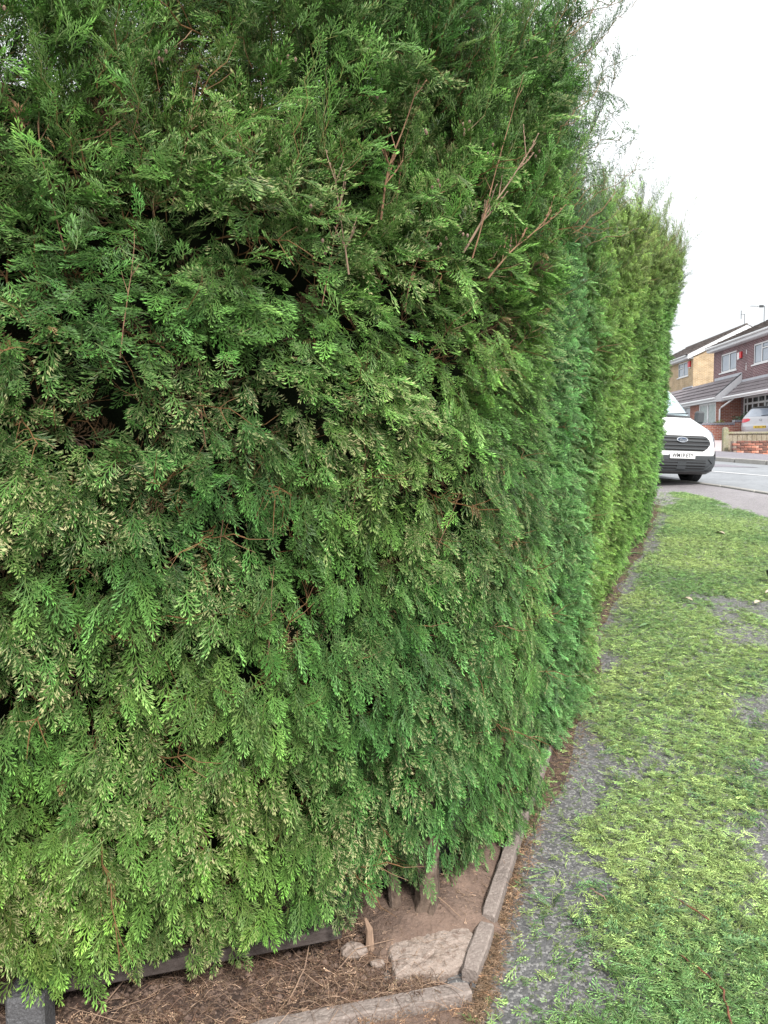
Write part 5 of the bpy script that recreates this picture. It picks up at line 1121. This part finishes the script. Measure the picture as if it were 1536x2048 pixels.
# bonnet shut line
nose.patch('bonnet_seam', [(.985, -.70, .70), (.99, -.70, .70)], M_trim, vr, off=.0015, n=30, sub=1)
for sg in (-1, 1):
    mb = MB(); M = Matrix.Translation((sg*1.03, 1.10, 1.30)) @ Matrix.Rotation(rad(-8*sg), 4, 'Z'); mb.bevbox(-.085, .085, -.07, .06, -.125, .125, .035, M); mb.bevbox(-sg*.16-.05, -sg*.16+.10, -.03, .03, -.11, -.05, .01, M)
    mi_ = mb.obj('wing_mirror', M_trim, vr)
    # side glass, doors
    x_ = sg*.955; V = [(sg*.945, 1.45, 1.30), (sg*.93, 2.35, 1.30), (sg*.845, 2.35, 1.72), (sg*.85, 1.75, 1.70)]; V = [(v[0]+sg*.02, v[1], v[2]) for v in V]; mesh('side_window', V+[(v[0]-sg*.03, v[1], v[2]) for v in V], [(0, 1, 2, 3), (4, 5, 6, 7), (0, 1, 5, 4), (1, 2, 6, 5), (2, 3, 7, 6), (3, 0, 4, 7)], M_dglass, vr)
    for y_ in (1.35, 2.4, 3.5): MB().box(min(sg*.985, sg*1.012), max(sg*.985, sg*1.012), y_, y_+.008, .4, 1.2).obj('door_seam', M_trim, vr)
    MB().bevbox(min(sg*1.0, sg*1.02), max(sg*1.0, sg*1.02), 2.2, 2.36, 1.02, 1.06, .004).obj('door_handle', M_trim, vr)
    for y_ in (.95, 4.0):
        mb = MB(); pts = [(sg*1.004, y_+.40*cos(a), .31+.40*sin(a)) for a in np.linspace(-.1, pi+.1, 16)]; mb.tube(pts, .03, 6); mb.obj('wheel_arch', M_black, vr)
        n = 20; V = [(sg*1.006, y_, .31)]+[(sg*1.006, y_+.38*cos(a), .31+.38*sin(a)) for a in np.linspace(-.2, pi+.2, n)]; mesh('arch_well', V, [(0, k, k+1) for k in range(1, n)], M_black, vr)
        wheel(vr, sg*.83, y_, .335, .225, steer=rad(0) if y_ > 2 else rad(-3))

# silver hatchback seen from behind: local x right, y towards its front
CP = [(.20, .14, 4.10, .78), (.28, .04, 4.18, .85), (.42, .0, 4.22, .885), (.56, .0, 4.22, .895), (.66, .04, 4.18, .895), (.74, .06, 4.02, .89), (.84, .085, 3.7, .88), (.92, .11, 3.25, .865), (.97, .14, 3.02, .85), (1.05, .22, 2.88, .82), (1.2, .36, 2.66, .745), (1.32, .46, 2.46, .68), (1.40, .55, 2.25, .62), (1.43, .68, 2.05, .57)]
cr = thing('silver_hatchback', (16.56, 34.0, Gf(34)+.13), 'silver hatchback seen from behind on the drive above the fence', 'car', rad(-44))
zs_ = np.unique(np.r_[[p[0] for p in CP], np.linspace(.2, 1.43, 34)]); cpa = np.array(CP); CPf = [(z, *[float(np.interp(z, cpa[:, 0], cpa[:, j])) for j in (1, 2, 3)]) for z in zs_]
V, F = slices(CPf, None, .30, .45, bulge=.01, s0=.5); mesh('body', V, F, M_silver, cr, smooth=True)
cn_ = Nose(CP, .30, s0=.5)
cn_.patch('rear_window', [(.985, -.70, .70), (1.1, -.67, .67), (1.25, -.60, .60), (1.345, -.55, .55)], M_glass, cr, off=.006, n=24); cn_.patch('spoiler', [(1.365, -.60, .60), (1.40, -.58, .58)], M_trim, cr, off=.03, n=20, sub=1)
cn_.patch('bumper_base', [(.21, -.76, .76), (.30, -.84, .84)], M_trim, cr, off=.008, n=24, sub=2); cn_.patch('plate_recess', [(.44, -.36, .36), (.60, -.40, .40)], M_silver, cr, off=.004, n=12)
for sg in (-1, 1):
    tl = cn_.patch('tail_light', [(z, min(sg*a, sg*b), max(sg*a, sg*b)) for z, a, b in ((.735, .66, .875), (.80, .46, .87), (.88, .44, .862), (.905, .52, .85))], M_tail, cr, off=.010, n=10)
    MB().bevbox(min(sg*.9, sg*1.03), max(sg*.9, sg*1.03), 2.55, 2.68, .93, 1.08, .02).obj('wing_mirror', M_silver, cr)
    x_ = sg; V = [(sg*.842, .75, .985), (sg*.842, 2.6, .985), (sg*.70, 2.25, 1.30), (sg*.70, 1.0, 1.30)]; V = [(v[0]+sg*.02, v[1], v[2]) for v in V]; mesh('side_window', V+[(v[0]-sg*.04, v[1], v[2]) for v in V], [(0, 1, 2, 3), (4, 5, 6, 7), (0, 1, 5, 4), (1, 2, 6, 5), (2, 3, 7, 6), (3, 0, 4, 7)], M_dglass, cr)
    for y_ in (.78, 3.36): wheel(cr, sg*.80, y_, .315, .205)
pl2 = MB().bevbox(-.26, .26, -.020, -.006, .465, .575, .004).obj('number_plate', M_yel, cr)
mb = MB()
for k in range(7): xk = -.19+k*.062+(.03 if k > 3 else 0); mb.box(xk, xk+.036, -.0215, -.0195, .49, .55)
mb.obj('plate_characters', M_trim, pl2)
mb = MB(); mb.tube([(.055*cos(a), cn_.pt(0, .82)[1]-.014, .83+.055*sin(a)) for a in np.linspace(0, 2*pi, 24)], .007, 5, cap=False); yb_ = cn_.pt(0, .82)[1]-.014
for P in (((-.030, .868), (0, .800), (.030, .868)), ((-.045, .842), (-.02, .785), (0, .822), (.02, .785), (.045, .842))): mb.tube([(a, yb_, b) for a, b in P], .006, 5)
mb.obj('badge', M_chrome, cr)
P = [cn_.pt(x2, 1.0+.03*t, .02) for t, x2 in ((0, 0), (.5, .15), (1, .30))]; MB().tube(P, .012, 5).obj('rear_wiper', M_black, cr)
print('objects', len(bpy.data.objects))
